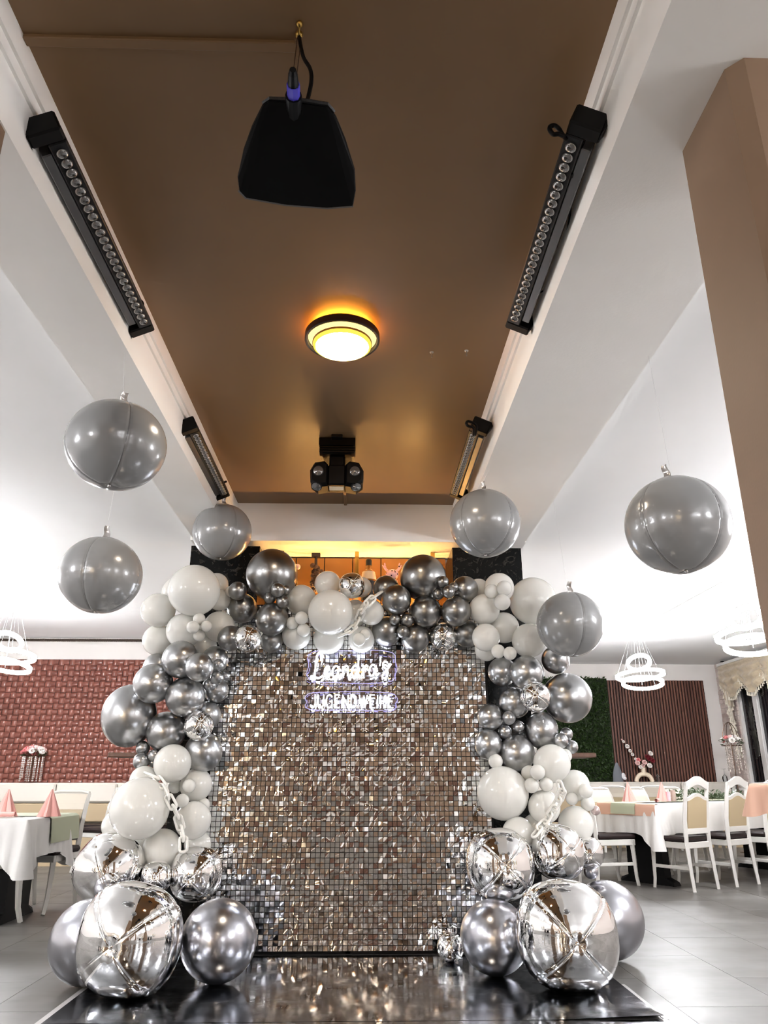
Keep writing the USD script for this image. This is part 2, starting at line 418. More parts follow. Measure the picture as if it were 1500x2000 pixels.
# window
win = thing('window_1', 'dark night window with white frame under the champagne valance', 'window', kind='structure')
fx = XRW + 0.05
part('window_frame', cat([cbox(fx - 0.03, fx + 0.05, WY0, WY1, WZ0, WZ0 + 0.07), cbox(fx - 0.03, fx + 0.05, WY0, WY1, WZ1 - 0.07, WZ1),
     cbox(fx - 0.03, fx + 0.05, WY1 - 0.06, WY1, WZ0, WZ1), cbox(fx - 0.03, fx + 0.05, WY0, WY0 + 0.06, WZ0, WZ1)]), frame_white, win)
for yy in (11.88, 11.1):
    part('mullion', cbox(fx - 0.035, fx + 0.05, yy - 0.07, yy + 0.07, WZ0, WZ1), frame_white, win)
for a, b in ((11.95, 12.36), (11.17, 11.81), (9.96, 11.03)):
    part('pane', box(fx + 0.005, fx + 0.015, a, b, WZ0 + 0.06, WZ1 - 0.06), night_glass, win)
part('window_sill', cbox(XRW - 0.16, XRW + 0.05, WY0 - 0.05, WY1 + 0.05, WZ0 - 0.04, WZ0), frame_white, win)
# pillars under the beams
def pillar(name, x0, x1, y0, y1, ch, cs, label):
    pts = []
    P = [(x0, y0), (x1, y0), (x1, y1), (x0, y1)]
    if cs < 0:
        P = [(x0, y0 + ch), (x0 + ch, y0), (x1, y0), (x1, y1), (x0, y1)]
    elif cs > 0:
        P = [(x0, y0), (x1 - ch, y0), (x1, y0 + ch), (x1, y1), (x0, y1)]
    m = prism(P, ZU)
    st(name, m, pillar_paint, label)
px_ = at_z(1333, 296, ZU); pn_ = at_z(1418, 136, ZU)
pillar('pillar_right', px_[0], px_[0] + 0.42, pn_[1] - 0.035, px_[1], 0.035, -1, 'brown painted square pillar at the right edge under the beam')
pl_ = at_z(10, 258, ZU)
pillar('pillar_left', pl_[0] - 0.42, pl_[0], pl_[1] - 0.3, pl_[1], 0.035, 1, 'brown painted pillar just entering the left edge under the beam')
for y in (-2.2, -6.2):
    pillar('pillar_rear', px_[0], px_[0] + 0.42, y, y + 0.3, 0.03, 0, 'brown pillar in the rear half of the hall')
    pillar('pillar_rear', pl_[0] - 0.42, pl_[0], y, y + 0.3, 0.03, 0, 'brown pillar in the rear half of the hall')

# floor: base plus vinyl tiles
flo = thing('floor', 'grey stone-look vinyl tile floor', 'floor', kind='structure')
part('floor_base', box(XLW - 0.2, XRW + 0.25, YR - 0.2, YRW + 0.2, -0.12, -0.004), grout, flo)
TW, TL = 0.525, 1.05
n_tile = 0
rest = [[], [], [], []]
for i in range(-13, 12):
    x0 = 1.455 + TW * i
    for j in range(-10, 14):
        y0 = j * TL + (TL / 2 if i % 2 else 0) - 0.2
        x1, y1 = x0 + TW, y0 + TL
        if x0 < XLW - 0.1 or x1 > XRW + 0.1 or y1 > YRW + 0.1 or y0 < YR:
            continue
        k = RS.choice((0, 0, 1, 2, 3))
        m = box(x0 + 0.0012, x1 - 0.0012, y0 + 0.0012, y1 - 0.0012, -0.006, RS.uniform(-0.0005, 0.0))
        cx, cy = (x0 + x1) / 2, (y0 + y1) / 2
        vis = cy > 2.9 and abs(cx) < 0.53 * cy + 0.6
        hid = (abs(cx) < 0.7 and cy < 5) or (abs(cx) < 1.2 and cy > 5)
        if vis and not hid and n_tile < 300:
            part('tile', m, floor_mats[k], flo)
            n_tile += 1
        else:
            rest[k].append(m)
for k in range(4):
    part('tiles', cat(rest[k]), floor_mats[k], flo, kind='stuff')

# rope trim and white boards on the left far wall
zr = at(160, 1251, YLW)[2]
tx = np.linspace(XLW, -1.5, 400)
ropes = [tube(np.stack([tx, YLW - 0.022 + 0.010 * np.cos(tx * 90 + ph), zr + 0.010 * np.sin(tx * 90 + ph)], 1), 0.011, 6) for ph in (0, 2 * PI / 3, 4 * PI / 3)]
rp = thing('trim_1', 'dark twisted rope trim along the top of the left back wall', 'trim', kind='structure')
for r in ropes:
    part('rope_strand', r, rope_m, rp, smooth=True)

# woven wall panel
WP = 0.0745
zt = at(160, 1289, YLW)[2]
wv = thing('woven_wall_panel', 'large copper brown basket-weave leather panel on the left back wall', 'wall panel')
part('backing', box(XLW + 0.02, -2.0, YLW - 0.02, YLW - 0.003, 0.6, zt + 0.004), weave_back, wv)
def weave_tile(kind, rs):
    n = 7
    u = np.linspace(-1, 1, n)
    P = np.zeros((n, n, 3))
    hw = WP / 2 * 0.955
    for i in range(n):
        for j in range(n):
            a, b = (u[i], u[j]) if kind else (u[j], u[i])
            bulge = 0.024 * math.cos(a * 1.35) ** 0.8 - 0.004 * b * b + 0.001 * rs.random()
            P[i, j] = (u[i] * hw, -bulge, u[j] * hw)
    m = grid(P)
    return m
wp = [[weave_tile(k, RS) for _ in range(4)] for k in (0, 1)]
nrow, cnt = int((zt - 0.62) / WP), 0
wrest = [[], []]
cells = []
for r in range(nrow):
    for c in range(int((-2.0 - XLW - 0.05) / WP)):
        x = -2.0 - WP * (c + 0.5); z = zt - WP * (r + 0.5)
        cells.append((x, z, r, c))
for x, z, r, c in cells:
    k = (r + c) % 2
    m = mv(wp[k][RS.randrange(4)], (x, YLW - 0.02, z), ry=RS.uniform(-0.02, 0.02))
    show = -4.35 < x < -3.05 and z > 0.95
    if show and cnt < 300:
        part('weave_tile', m, weave_a if k else weave_b, wv, smooth=True)
        cnt += 1
    else:
        wrest[k].append(m)
for k in (0, 1):
    part('weave_tiles', cat(wrest[k]), (weave_b, weave_a)[k], wv, smooth=True, kind='stuff')

# slat panel and moss panel on the right far wall
s0, s1 = at(1184, 1329, YRW), at(1372, 1329, YRW)
ztop = s0[2]
sl = thing('slat_wall_panel', 'reddish brown vertical wooden slat panel on the right back wall', 'wall panel')
part('felt_backing', box(s0[0], s1[0], YRW - 0.012, YRW - 0.001, 0.3, ztop), felt, sl)
NS = 34
pitch = (s1[0] - s0[0]) / NS
for i in range(NS):
    xa = s0[0] + pitch * i
    part('slat', box(xa + 0.003, xa + pitch * 0.6, YRW - 0.036, YRW - 0.012, 0.3, ztop - RS.random() * 0.004), RS.choice((slat_a, slat_b)), sl)
mo0 = at(1040, 1326, YRW)
ms = thing('moss_wall_panel', 'dark green artificial moss wall panel left of the wooden slats', 'plant wall')
part('moss_backing', box(mo0[0], s0[0] - 0.004, YRW - 0.03, YRW - 0.001, 0.3, ztop + 0.03), moss_base, ms)
rn = np.random.default_rng(3)
N = 9000
cx = rn.uniform(mo0[0], s0[0] - 0.03, N); cz = rn.uniform(0.35, ztop + 0.05, N)
dep = YRW - 0.03 - 0.055 * rn.random(N) - 0.02 * meshkit.noise(np.stack([cx * 8, cz * 8, cz * 0], 1))
sz = rn.uniform(0.010, 0.022, N)
d1 = rn.normal(size=(N, 3)); d1 /= np.linalg.norm(d1, axis=1, keepdims=True)
d2 = np.cross(d1, rn.normal(size=(N, 3))); d2 /= np.linalg.norm(d2, axis=1, keepdims=True)
c0 = np.stack([cx, dep, cz], 1)
V = np.stack([c0 - d1 * sz[:, None] * 1.4, c0 + d2 * sz[:, None] * 0.7, c0 + d1 * sz[:, None] * 1.4, c0 - d2 * sz[:, None] * 0.7], 1).reshape(-1, 3)
Fq = (np.arange(N)[:, None, None] * 4 + np.array([[0, 1, 2], [0, 2, 3]])).reshape(-1, 3)
part('moss_leaves', trimesh.Trimesh(V, Fq, process=False), moss_leaf, ms, kind='stuff')

# ================================================================ BAR AND NICHE
def mp(x0, x1, label):
    st('pillar_marble', box(x0, x1, YB - 0.06, YB + 0.42, 0, at(400, 1066, YB - 0.06)[2]), marble_m, label)
ml0, ml1 = at(371, 1100, YB - 0.06)[0], at(506, 1100, YB - 0.06)[0]
mr0, mr1 = at(884, 1100, YB - 0.06)[0], at(1019, 1100, YB - 0.06)[0]
mp(ml0, ml1, 'black veined marble pillar left of the bar niche')
mp(mr0, mr1, 'black veined marble pillar right of the bar niche')
pan = thing('bar_back_panel', 'orange brown panelled back wall of the bar niche', 'wall panel')
PW = 0.235
nx = int((mr0 - ml1) / PW) + 1
part('groove_backing', box(ml1, mr0, 6.06, 6.115, 1.0, ZU), bar_black, pan)
for i in range(nx):
    a, b = ml1 + i * PW + 0.004, min(ml1 + (i + 1) * PW - 0.004, mr0)
    if b - a > 0.02:
        part('panel', box(a, b, 6.045, 6.08, 1.0, ZU - 0.012), orange_wall, pan)
shelf = solo('bar_shelf', cbox(ml1 + 0.005, mr0 - 0.005, 5.72, 6.04, 2.18, 2.22), wood_brown, 'wooden top shelf of the bar niche behind the balloons', 'shelf')
solo('led_strip', box(ml1 + 0.1, mr0 - 0.1, 6.0, 6.02, 2.22, 2.235), bar_led, 'warm LED strip along the rear edge of the bar shelf', 'light')
for i, (px, lab) in enumerate(((551, 'brass post of the bar shelf nearest the left pillar'), (697, 'brass post in the middle of the bar shelf'), (845, 'brass post of the bar shelf nearest the right pillar'))):
    p = at(px, 1090, 5.9)
    ps = thing('brass_post', lab, 'post', (p[0], 5.9, 2.22), group='brass posts of the bar shelf')
    part('post_tube', box(-0.016, 0.016, -0.016, 0.016, 0.0, ZU - 2.22), gold, ps)
    part('foot_plate', box(-0.03, 0.03, -0.03, 0.03, 0.0, 0.006), gold, ps)
# bottle, figurine, hanging ornament, pink ball pick
b0 = at(720, 1130, 5.82)
bt = thing('spirit_bottle', 'amber spirit bottle with black cap and label on the bar shelf', 'bottle', (b0[0], 5.82, 2.22))
htop = at(720, 1093, 5.82)[2] - 2.22
k = htop / 0.33
part('bottle_body', lathe([(0, 0), (0.042 * k, 0.002), (0.045 * k, 0.01), (0.045 * k, 0.215 * k), (0.038 * k, 0.25 * k), (0.018 * k, 0.268 * k), (0.015 * k, 0.295 * k), (0, 0.296 * k)], 24), bottle_glass, bt, smooth=40)
part('cap', lathe([(0, 0.292 * k), (0.018 * k, 0.292 * k), (0.019 * k, 0.32 * k), (0.016 * k, 0.33 * k), (0, 0.33 * k)], 20), label_black, bt, smooth=40)
part('label_band', lathe([(0.0457 * k, 0.07 * k), (0.0462 * k, 0.09 * k), (0.0462 * k, 0.185 * k), (0.0457 * k, 0.19 * k)], 24), label_black, bt, smooth=True)
part('neck_band', lathe([(0.0457 * k, 0.20 * k), (0.0457 * k, 0.215 * k), (0.0387 * k, 0.25 * k)], 24), label_cream, bt, smooth=True)
f0 = at(766, 1120, 5.80)
fg = thing('spotted_figurine', 'pink figurine with dark spots and two small horns on the bar shelf', 'figurine', (f0[0], 5.80, 2.22))
ft = at(766, 1097, 5.8)[2] - 2.22
part('torso', lathe([(0, 0), (0.05, 0.0), (0.058, ft * 0.25), (0.05, ft * 0.5), (0.043, ft * 0.62), (0, ft * 0.63)], 24), figure_pink, fg, smooth=40)
part('head', ball(0.052, (0, 0, ft * 0.74), 3, (1, 1, 0.85)), figure_pink, fg, smooth=True)
for s in (-1, 1):
    part('horn', cat([tube([(s * 0.03, 0, ft * 0.8), (s * 0.055, 0, ft * 0.86), (s * 0.06, 0, ft * 0.97)], [0.012, 0.011, 0.006], 8), tube([(s * 0.055, 0, ft * 0.86), (s * 0.08, 0, ft * 0.93)], [0.01, 0.005], 8)]), figure_pink, fg, smooth=True)
h0 = at(617, 1093, 5.95)
hn = thing('hanging_dried_flowers', 'bunch of dark dried flowers hanging upside down in the bar niche', 'dried flowers', (h0[0], 5.95, ZU))
part('hook_plate', box(-0.035, 0.035, -0.02, 0.02, -0.03, 0), bar_black, hn)
rr = random.Random(5)
part('blossoms', cat([ball(rr.uniform(0.012, 0.022), (rr.gauss(0, 0.018), rr.gauss(0, 0.015), -0.1 - 0.2 * t - rr.random() * 0.02), 1) for t in np.linspace(0, 1, 60)]), pm('dried_bloom', (0.06, 0.03, 0.02), 0.7), hn, kind='stuff')
part('stems', tube([(0, 0, -0.03), (0.004, 0, -0.15)], 0.012, 8), bar_black, hn)
q0 = at(581, 1107, 5.78)
pk = thing('ball_pick', 'small pink ball on a stick at the left end of the bar shelf', 'decoration', (q0[0], 5.78, 2.22))
part('stick', tube([(0, 0, 0), (0, 0, q0[2] - 2.22)], 0.005, 6), gold, pk)
part('knob', ball(0.024, (0, 0, q0[2] - 2.22), 2), pm('pale_pink', (0.75, 0.5, 0.48), 0.3), pk, smooth=True)
# bar counter whose wooden top shows at both sides of the arch
c0, c1 = at(236, 1472, 5.5)[0], at(1141, 1466, 5.5)[0]
zct = at(236, 1472, 5.5)[2]
bc = thing('bar_counter', 'bar counter with walnut top sticking out behind both balloon columns', 'counter')
part('counter_top', cbox(c0, c1, 5.22, 5.53, zct - 0.03, zct), wood_brown, bc)
part('counter_body', box(-0.98, 0.74, 5.24, 5.5, 0, zct - 0.03), wood_brown, bc)

# ================================================================ CEILING FITTINGS
# hanging loudspeaker
def speaker():
    rl, rr_ = at(506, 195, 1.42), at(652, 205, 1.42)
    c = at(580, 300, 1.6)
    sp = thing('hanging_speaker', 'black loudspeaker hanging on wires below the brown ceiling', 'loudspeaker')
    # underside outline in picture order, put on a gently sloping plane
    def P(x, y):
        t = (y - 190) / 215
        return at(x, y, 1.44 + 0.31 * t)
    out = [(512, 205), (525, 193), (640, 205), (655, 224), (676, 275), (693, 330), (695, 372), (690, 400), (640, 404), (560, 398), (480, 384), (467, 370), (464, 345), (476, 290), (492, 245)]
    low = np.array([P(*q) for q in out])
    nrm = np.array([0, 0.30, 0.95]); nrm /= np.linalg.norm(nrm)
    cen = low.mean(0)
    ins = cen + (low - cen) * 0.985 - nrm * 0.008
    up = cen + (low - cen) * 0.93 + np.array([0, 0.62, 0.70]) * 0.27
    up[:, 2] = np.minimum(up[:, 2], ZC - 0.06)
    body = hull(np.vstack([low, ins, up]))
    part('cabinet', body, black, sp)
    # grille edge at the far wide end
    ge = np.array([P(x, y) for x, y in ((690, 400), (640, 404), (560, 398), (480, 384), (467, 370))])
    part('grille_rim', tube(ge - nrm * 0.004, 0.0045, 6), grey_metal, sp)
    # rear panel frame near the camera
    re_ = np.array([P(x, y) for x, y in ((515, 206), (527, 197), (585, 199), (640, 208), (652, 222))])
    part('rear_frame', tube(re_ + np.array([0, -0.006, 0.0]), 0.006, 6), black_metal, sp)
    part('mount_fin', hull([P(583, 212) - nrm * 0.012, P(583, 240) - nrm * 0.012, P(588, 212) - nrm * 0.012, P(588, 240) - nrm * 0.012, P(580, 205), P(591, 245)]), black_metal, sp)
    for x, y in ((594, 225), (568, 270)):
        part('screw', ball(0.0035, P(x, y) - nrm * 0.009, 1), grey_metal, sp)
    # plug
    a, b = P(574, 212), at(572, 136, 1.34)
    d = b - a
    part('plug_socket', tube([a - d * 0.3, a + d * 0.35], 0.021, 12), black, sp)
    part('plug_collar', tube([a + d * 0.35, a + d * 0.64], 0.0165, 8), blue_plug, sp, label='blue collar of the cable plug')
    part('plug_boot', tube([a + d * 0.64, a + d * 0.9, b], [0.014, 0.011, 0.008], 10), black, sp)
    hk = at_z(584, 70, ZC - 0.01)
    w1 = P(580, 215)
    for dx in (-0.004, 0.007):
        part('wire', tube([hk + np.array([dx, 0, 0]), np.array([hk[0] + dx - 0.012, hk[1] - 0.0, 2.8])], 0.0015, 5), wire_m, sp)
    cab = spline([hk, at(592, 110, 1.55), at(606, 135, 1.5), at(608, 160, 1.48), at(600, 198, 1.46)], 6)
    part('cable', tube(cab, 0.0055, 8), black, sp)
    hk2 = at_z(585, 45, ZC)
    part('ceiling_hook', cat([ball(0.012, (hk[0], hk[1], ZC - 0.006), 2), ball(0.010, (hk2[0], hk2[1], ZC - 0.004), 2), tube([hk2 - (0, 0, 0.01), hk - (0, 0, 0.01)], 0.003, 5)]), gold, sp)
speaker()
e0, e1 = at_z(32, 74, ZC), at_z(584, 74, ZC)
solo('cable_trunking', cbox(XL1 + 0.022, e1[0] - 0.01, e0[1] - 0.016, e0[1] + 0.016, ZC - 0.016, ZC + 0.001, 0.003), brown_paint, 'brown painted cable trunking crossing the ceiling to the speaker hook', 'cable trunking')
e2, e3 = at_z(672, 940, ZC), at_z(674, 986, ZC)
solo('cable_trunking', cbox(e2[0] - 0.012, e2[0] + 0.012, 4.45, YB, ZC - 0.014, ZC + 0.001, 0.003), brown_paint, 'short brown cable trunking between the moving head light and cross beam', 'cable trunking')

# LED light bars on the beams
def light_bar():
    """length along +Y, lenses look towards local -Z, mounting side is local -X"""
    t = thing('light_bar', 'x', 'light bar')
    L = 1.0
    part('housing', cbox(-0.028, 0.030, 0, L, 0.0, 0.075, 0.004), black_metal, t)
    part('side_profile', cbox(-0.062, -0.030, 0.035, L - 0.035, 0.004, 0.07, 0.003), grey_metal, t, label='grey aluminium side profile')
    for i in range(24):
        y = 0.04 + i * (L - 0.08) / 23
        p = part('lens', mv(lathe([(0.0185, 0.0), (0.0175, -0.004), (0.013, -0.0075), (0.007, -0.0095), (0, -0.010)], 16), (0.001, y, -0.001)), lens_m, t, smooth=True)
        part('lens_core', mv(lathe([(0.007, 0), (0.006, -0.0115), (0, -0.012)], 10), (0.004, y + 0.003, -0.0005)), lens_dark, p, smooth=True)
    for y0, s in ((-0.05, 1), (L, 1)):
        part('end_bracket', cat([cbox(-0.075, 0.03, y0, y0 + 0.05, 0.0, 0.08, 0.006), hull([(-0.07, y0, 0.0), (-0.075, y0 + 0.05, 0.0), (-0.085, y0 + 0.005, 0.06), (-0.085, y0 + 0.045, 0.06), (-0.07, y0, 0.08), (-0.07, y0 + 0.05, 0.08)])]), bracket_m, t)
    return t
bar0 = light_bar()
def bar_at(pxa, pya, pxb, pyb, left, label, z=2.845):
    a, b = at_z(pxa, pya, z), at_z(pxb, pyb, z)
    x = (a[0] + b[0]) / 2 + (0.022 if left else -0.006)
    y0 = a[1]
    tilt = math.radians(24)
    if left:   # mounting side -X, lenses turn towards +X
        ax = [(math.cos(tilt), 0, math.sin(tilt)), (0, 1, 0), (-math.sin(tilt), 0, math.cos(tilt))]
        s = (1, 1, 1)
    else:      # turned half round about the vertical
        ax = [(-math.cos(tilt), 0, math.sin(tilt)), (0, -1, 0), (math.sin(tilt), 0, math.cos(tilt))]
        y0 = a[1] + 1.0
    place(bar0, FIRST, label, group='black LED light bars on the beams', mat=M4((x, y0, z), ax))
bar_at(95, 280, 268, 622, True, 'near black light bar with grey side on the left beam')
bar_at(1122, 268, 1010, 625, False, 'near black light bar on the right beam with loose cable')
bar_at(374, 845, 428, 960, True, 'far light bar on the left beam near the bar')
bar_at(926, 845, 893, 955, False, 'far light bar on the right beam near the bar')
# loose cables of the bars
def wire(name, pts, r, label):
    solo(name, tube(spline(pts, 6), r, 6), black, label, 'cable', smooth=True)
zb = 2.80
wire('light_bar_cable', [at(1118, 340, 1.9), at(1113, 420, 2.12), at(1098, 490, 2.3), at(1075, 555, 2.52), at(1042, 578, 2.6)], 0.0035, 'thin black cable sagging along the near right light bar')
cc = [at(1104, 268, 1.74), at(1092, 262, 1.74), at(1080, 262, 1.74), at(1073, 250, 1.74), at(1082, 245, 1.74), at(1092, 252, 1.74), at(1098, 262, 1.76), at(1106, 272, 1.78)]
wire('light_bar_plug_cable', cc, 0.007, 'coiled plug cable at the near end of the right light bar')
wire('light_bar_loop', [at(262, 610, 2.72), at(266, 590, 2.72), at(274, 587, 2.72), at(279, 594, 2.72), at(272, 604, 2.72)], 0.006, 'short cable loop at the far end of the near left light bar')
wire('light_bar_hose', [at(925, 850, 3.80), at(924, 836, 3.74), at(914, 832, 3.72), at(911, 826, 3.72), at(916, 823, 3.72), at(930, 832, 3.74), at(928, 850, 3.82)], 0.008, 'black cable loop at the near end of the far right light bar')
wire('light_bar_lead', [at(432, 950, 4.72), at(437, 943, 4.72), at(443, 940, 4.72)], 0.007, 'short black lead at the far end of the far left light bar')

# ceiling lamp
lc = at_z(669, 643, ZC)
lp = thing('ceiling_lamp', 'round warm glowing ceiling lamp with dark brown rim and amber halo', 'ceiling lamp', (lc[0], lc[1], ZC))
part('back_plate', lathe([(0, 0), (0.13, 0), (0.13, -0.03), (0, -0.03)], 40), lamp_rim, lp, smooth=30)
part('halo_ring', lathe([(0.131, -0.004), (0.134, -0.005), (0.134, -0.028), (0.131, -0.029)], 40), lamp_halo, lp, smooth=True)
part('rim', lathe([(0.13, -0.030), (0.176, -0.030), (0.180, -0.036), (0.180, -0.066), (0.176, -0.070), (0.168, -0.068), (0.166, -0.04), (0.13, -0.036)], 56), lamp_rim, lp, smooth=30)
part('inner_diffuser', lathe([(0.165, -0.050), (0.13, -0.062), (0.0, -0.064)], 48), lamp_inner, lp, smooth=True)
part('disc_edge', lathe([(0.138, -0.075), (0.143, -0.078), (0.143, -0.086), (0.138, -0.088)], 48), pm('amber_edge', (0.5, 0.2, 0.03), 0.4), lp, smooth=30)
part('diffuser_disc', lathe([(0.128, -0.100), (0.06, -0.106), (0.0, -0.107)], 56), lamp_disc, lp, smooth=30)
part('diffuser_edge', lathe([(0.0, -0.078), (0.138, -0.078), (0.1415, -0.084), (0.139, -0.095), (0.128, -0.100)], 56), lamp_edge, lp, smooth=30, label='yellow glowing edge of the diffuser')
part('spacer', lathe([(0.04, -0.06), (0.04, -0.08)], 16), steel, lp)
dup(lp, 'round warm ceiling lamp on the brown ceiling just behind the camera', (lc[0], -1.6, ZC))
dup(lp, 'round warm ceiling lamp on the brown ceiling near the rear wall', (lc[0], -5.6, ZC))
# tiny hook specks on the ceiling
for px, py, lab in ((843, 688, 'tiny metal hook in the brown ceiling right of the lamp'), (911, 685, 'tiny metal hook in the brown ceiling farthest right of the lamp')):
    p = at_z(px, py, ZC)
    hk_ = thing('ceiling_hook', lab, 'hook', (p[0], p[1], ZC))
    part('hook_plate', lathe([(0, -0.004), (0.010, -0.003), (0.011, 0)], 12), steel, hk_, smooth=True)
    part('hook_pin', tube([(0, 0, 0), (0, 0, -0.03)], 0.003, 6), steel, hk_)
# moving head light
mc = at_z(659, 858, ZC)
mh = thing('ceiling_moving_head_light', 'black twin-head disco moving light under the brown ceiling', 'stage light', (mc[0], mc[1] + 0.08, ZC))
part('mount_plate', cbox(-0.035, 0.035, -0.16, -0.1, -0.02, 0, 0.003), black_metal, mh)
bp = [(-0.115, -0.115), (0.115, -0.115), (0.115, 0.07), (0.085, 0.115), (-0.085, 0.115), (-0.115, 0.07)]
part('base', mv(prism(bp, 0.05), (0, 0, -0.055)), black, mh)
for k in range(3):
    z = -0.062 - k * 0.016
    part('base_fin', mv(prism([(x * 0.97, y * 0.97) for x, y in bp], 0.009), (0, 0, z - 0.009)), black_metal, mh)
part('base_core', box(-0.09, 0.09, -0.09, 0.09, -0.108, -0.05), black, mh)
part('neck', cbox(-0.05, 0.05, -0.05, 0.05, -0.23, -0.10, 0.01), black, mh)
def head(s):
    o = [(0.055, -0.075), (0.12, -0.085), (0.165, -0.05), (0.17, 0.03), (0.14, 0.085), (0.08, 0.095), (0.055, 0.07)]
    pts = []
    for x, z in o:
        for y, q in ((-0.09, 0.8), (-0.06, 1.0), (0.06, 1.0), (0.09, 0.8)):
            cxm = 0.11
            pts.append((s * (cxm + (x - cxm) * q), y, -0.24 + z * q))
    return hull(pts)
for s in (-1, 1):
    hd = part('head', head(s), black, mh)
    for (x, y, z, nx_, nz_) in ((0.115, -0.092, -0.225, 0, 0), (0.125, -0.06, -0.318, 0.2, -1)):
        nn = np.array([s * nx_, -1.0 if nz_ == 0 else -0.7, nz_ if nz_ else -0.15]); nn /= np.linalg.norm(nn)
        part('lens', axes_apply(lathe([(0.030, -0.006), (0.030, 0.006), (0.024, 0.008), (0.0, 0.012)], 20), (s * x, y, z), frame(nn)), lens_m, hd, smooth=30)
        part('lens_ring', axes_apply(lathe([(0.035, -0.01), (0.035, 0.004), (0.029, 0.006), (0.028, -0.01)], 20), (s * x, y, z), frame(nn)), black_metal, hd, smooth=30)
part('centre_block', cbox(-0.058, 0.058, -0.07, 0.07, -0.31, -0.17, 0.01), black, mh)
part('maker_plate', axes_apply(box(-0.045, 0.045, -0.014, 0.014, -0.001, 0.001), (0, -0.045, -0.325), frame((0, -0.6, -0.8))), pm('plate_satin', (0.8, 0.7, 0.55), 0.3, 0.6), mh, label='satin metal plate')

# chandeliers: three LED rings on wires
wire_grey = pm('suspension_wire', (0.42, 0.42, 0.42), 0.4)
def chandelier():
    t = thing('ring_chandelier', 'x', 'chandelier')
    part('canopy', lathe([(0, -0.035), (0.11, -0.035), (0.115, -0.03), (0.115, 0.0), (0, 0)], 32), white_paint, t, smooth=30)
    part('core_wire', tube([(0, 0, -0.03), (0.01, 0, -0.72)], 0.003, 6), wire_grey, t)
    for d, z, tx_, ty_, off in ((0.32, -0.44, -0.58, 0.03, 0), (0.62, -0.60, -0.12, -0.03, 0), (0.53, -0.70, -0.18, 0.08, 0.02)):
        r = d / 2
        ring = lathe([(r, 0.017), (r, -0.017), (r - 0.036, -0.017), (r - 0.036, 0.017), (r, 0.017)], 40)
        ring = mv(ring, (off, 0, z), rx=tx_, ry=ty_)
        part('light_ring', ring, ring_m, t)
        part('ring_housing', mv(lathe([(r + 0.003, 0.0175), (r + 0.003, 0.023), (r - 0.039, 0.023), (r - 0.039, 0.0175), (r + 0.003, 0.0175)], 40), (off, 0, z), rx=tx_, ry=ty_), frame_white, t)
        for k in range(3):
            a = 2 * PI * k / 3 + d * 5
            part('wire', tube([(0.06 * math.cos(a), 0.06 * math.sin(a), -0.03), (off + (r - 0.014) * math.cos(a), (r - 0.014) * math.sin(a) * math.cos(tx_), z + 0.014 + (r - 0.014) * math.sin(a) * math.sin(tx_) - ty_ * r * math.cos(a))], 0.0013, 4), wire_grey, t)
    return t
ch0 = chandelier()
CHX, CLX = at_z(1427, 1127, ZS)[0], at_z(29, 1177, ZS)[0]
ya, yb = at_z(1440, 1117, ZS)[1], at_z(1241, 1229, ZS)[1]
yl = at_z(29, 1177, ZS)[1]
place(ch0, FIRST, 'white three-ring chandelier close to the brown pillar on the right', (CHX, ya, ZS))
dup(ch0, 'white three-ring chandelier farther back in front of the wooden slats', (CHX, yb, ZS))
dup(ch0, 'white three-ring chandelier over the table at the left edge', (CLX, yl, ZS))
ORD0 = ['', 'first', 'second', 'third', 'fourth']
for k in range(1, 5):
    dup(ch0, f'white three-ring chandelier of the right hall, {ORD0[k]} one nearer than the pillar', (CHX, ya - 3.1 * k, ZS), group='chandeliers in the right hall behind')
    dup(ch0, f'white three-ring chandelier of the left hall, {ORD0[k]} one nearer than the visible one', (CLX, yl - 3.2 * k, ZS), group='chandeliers in the left hall behind')
solo('chandelier_cable_rail', tube([(CHX, ya, ZS - 0.008), (CHX, yb, ZS - 0.008)], 0.009, 6), white_paint, 'white cable duct on the ceiling joining the two right chandeliers', 'cable duct')
sp0 = at(1410, 1287, 12.6)
sl_ = thing('ceiling_spotlight', 'tiny black spotlight at the corner above the brick wall', 'spotlight', (sp0[0], 12.6, ZS))
part('stem', tube([(0, 0, 0), (0, 0, -0.10)], 0.008, 8), black, sl_)
part('spot_head', mv(lathe([(0, 0.05), (0.02, 0.05), (0.03, -0.03), (0, -0.03)], 16), (-0.01, 0, -0.11), ry=0.5), black, sl_)
part('base_plate', lathe([(0, -0.012), (0.03, -0.012), (0.03, 0)], 16), black, sl_)

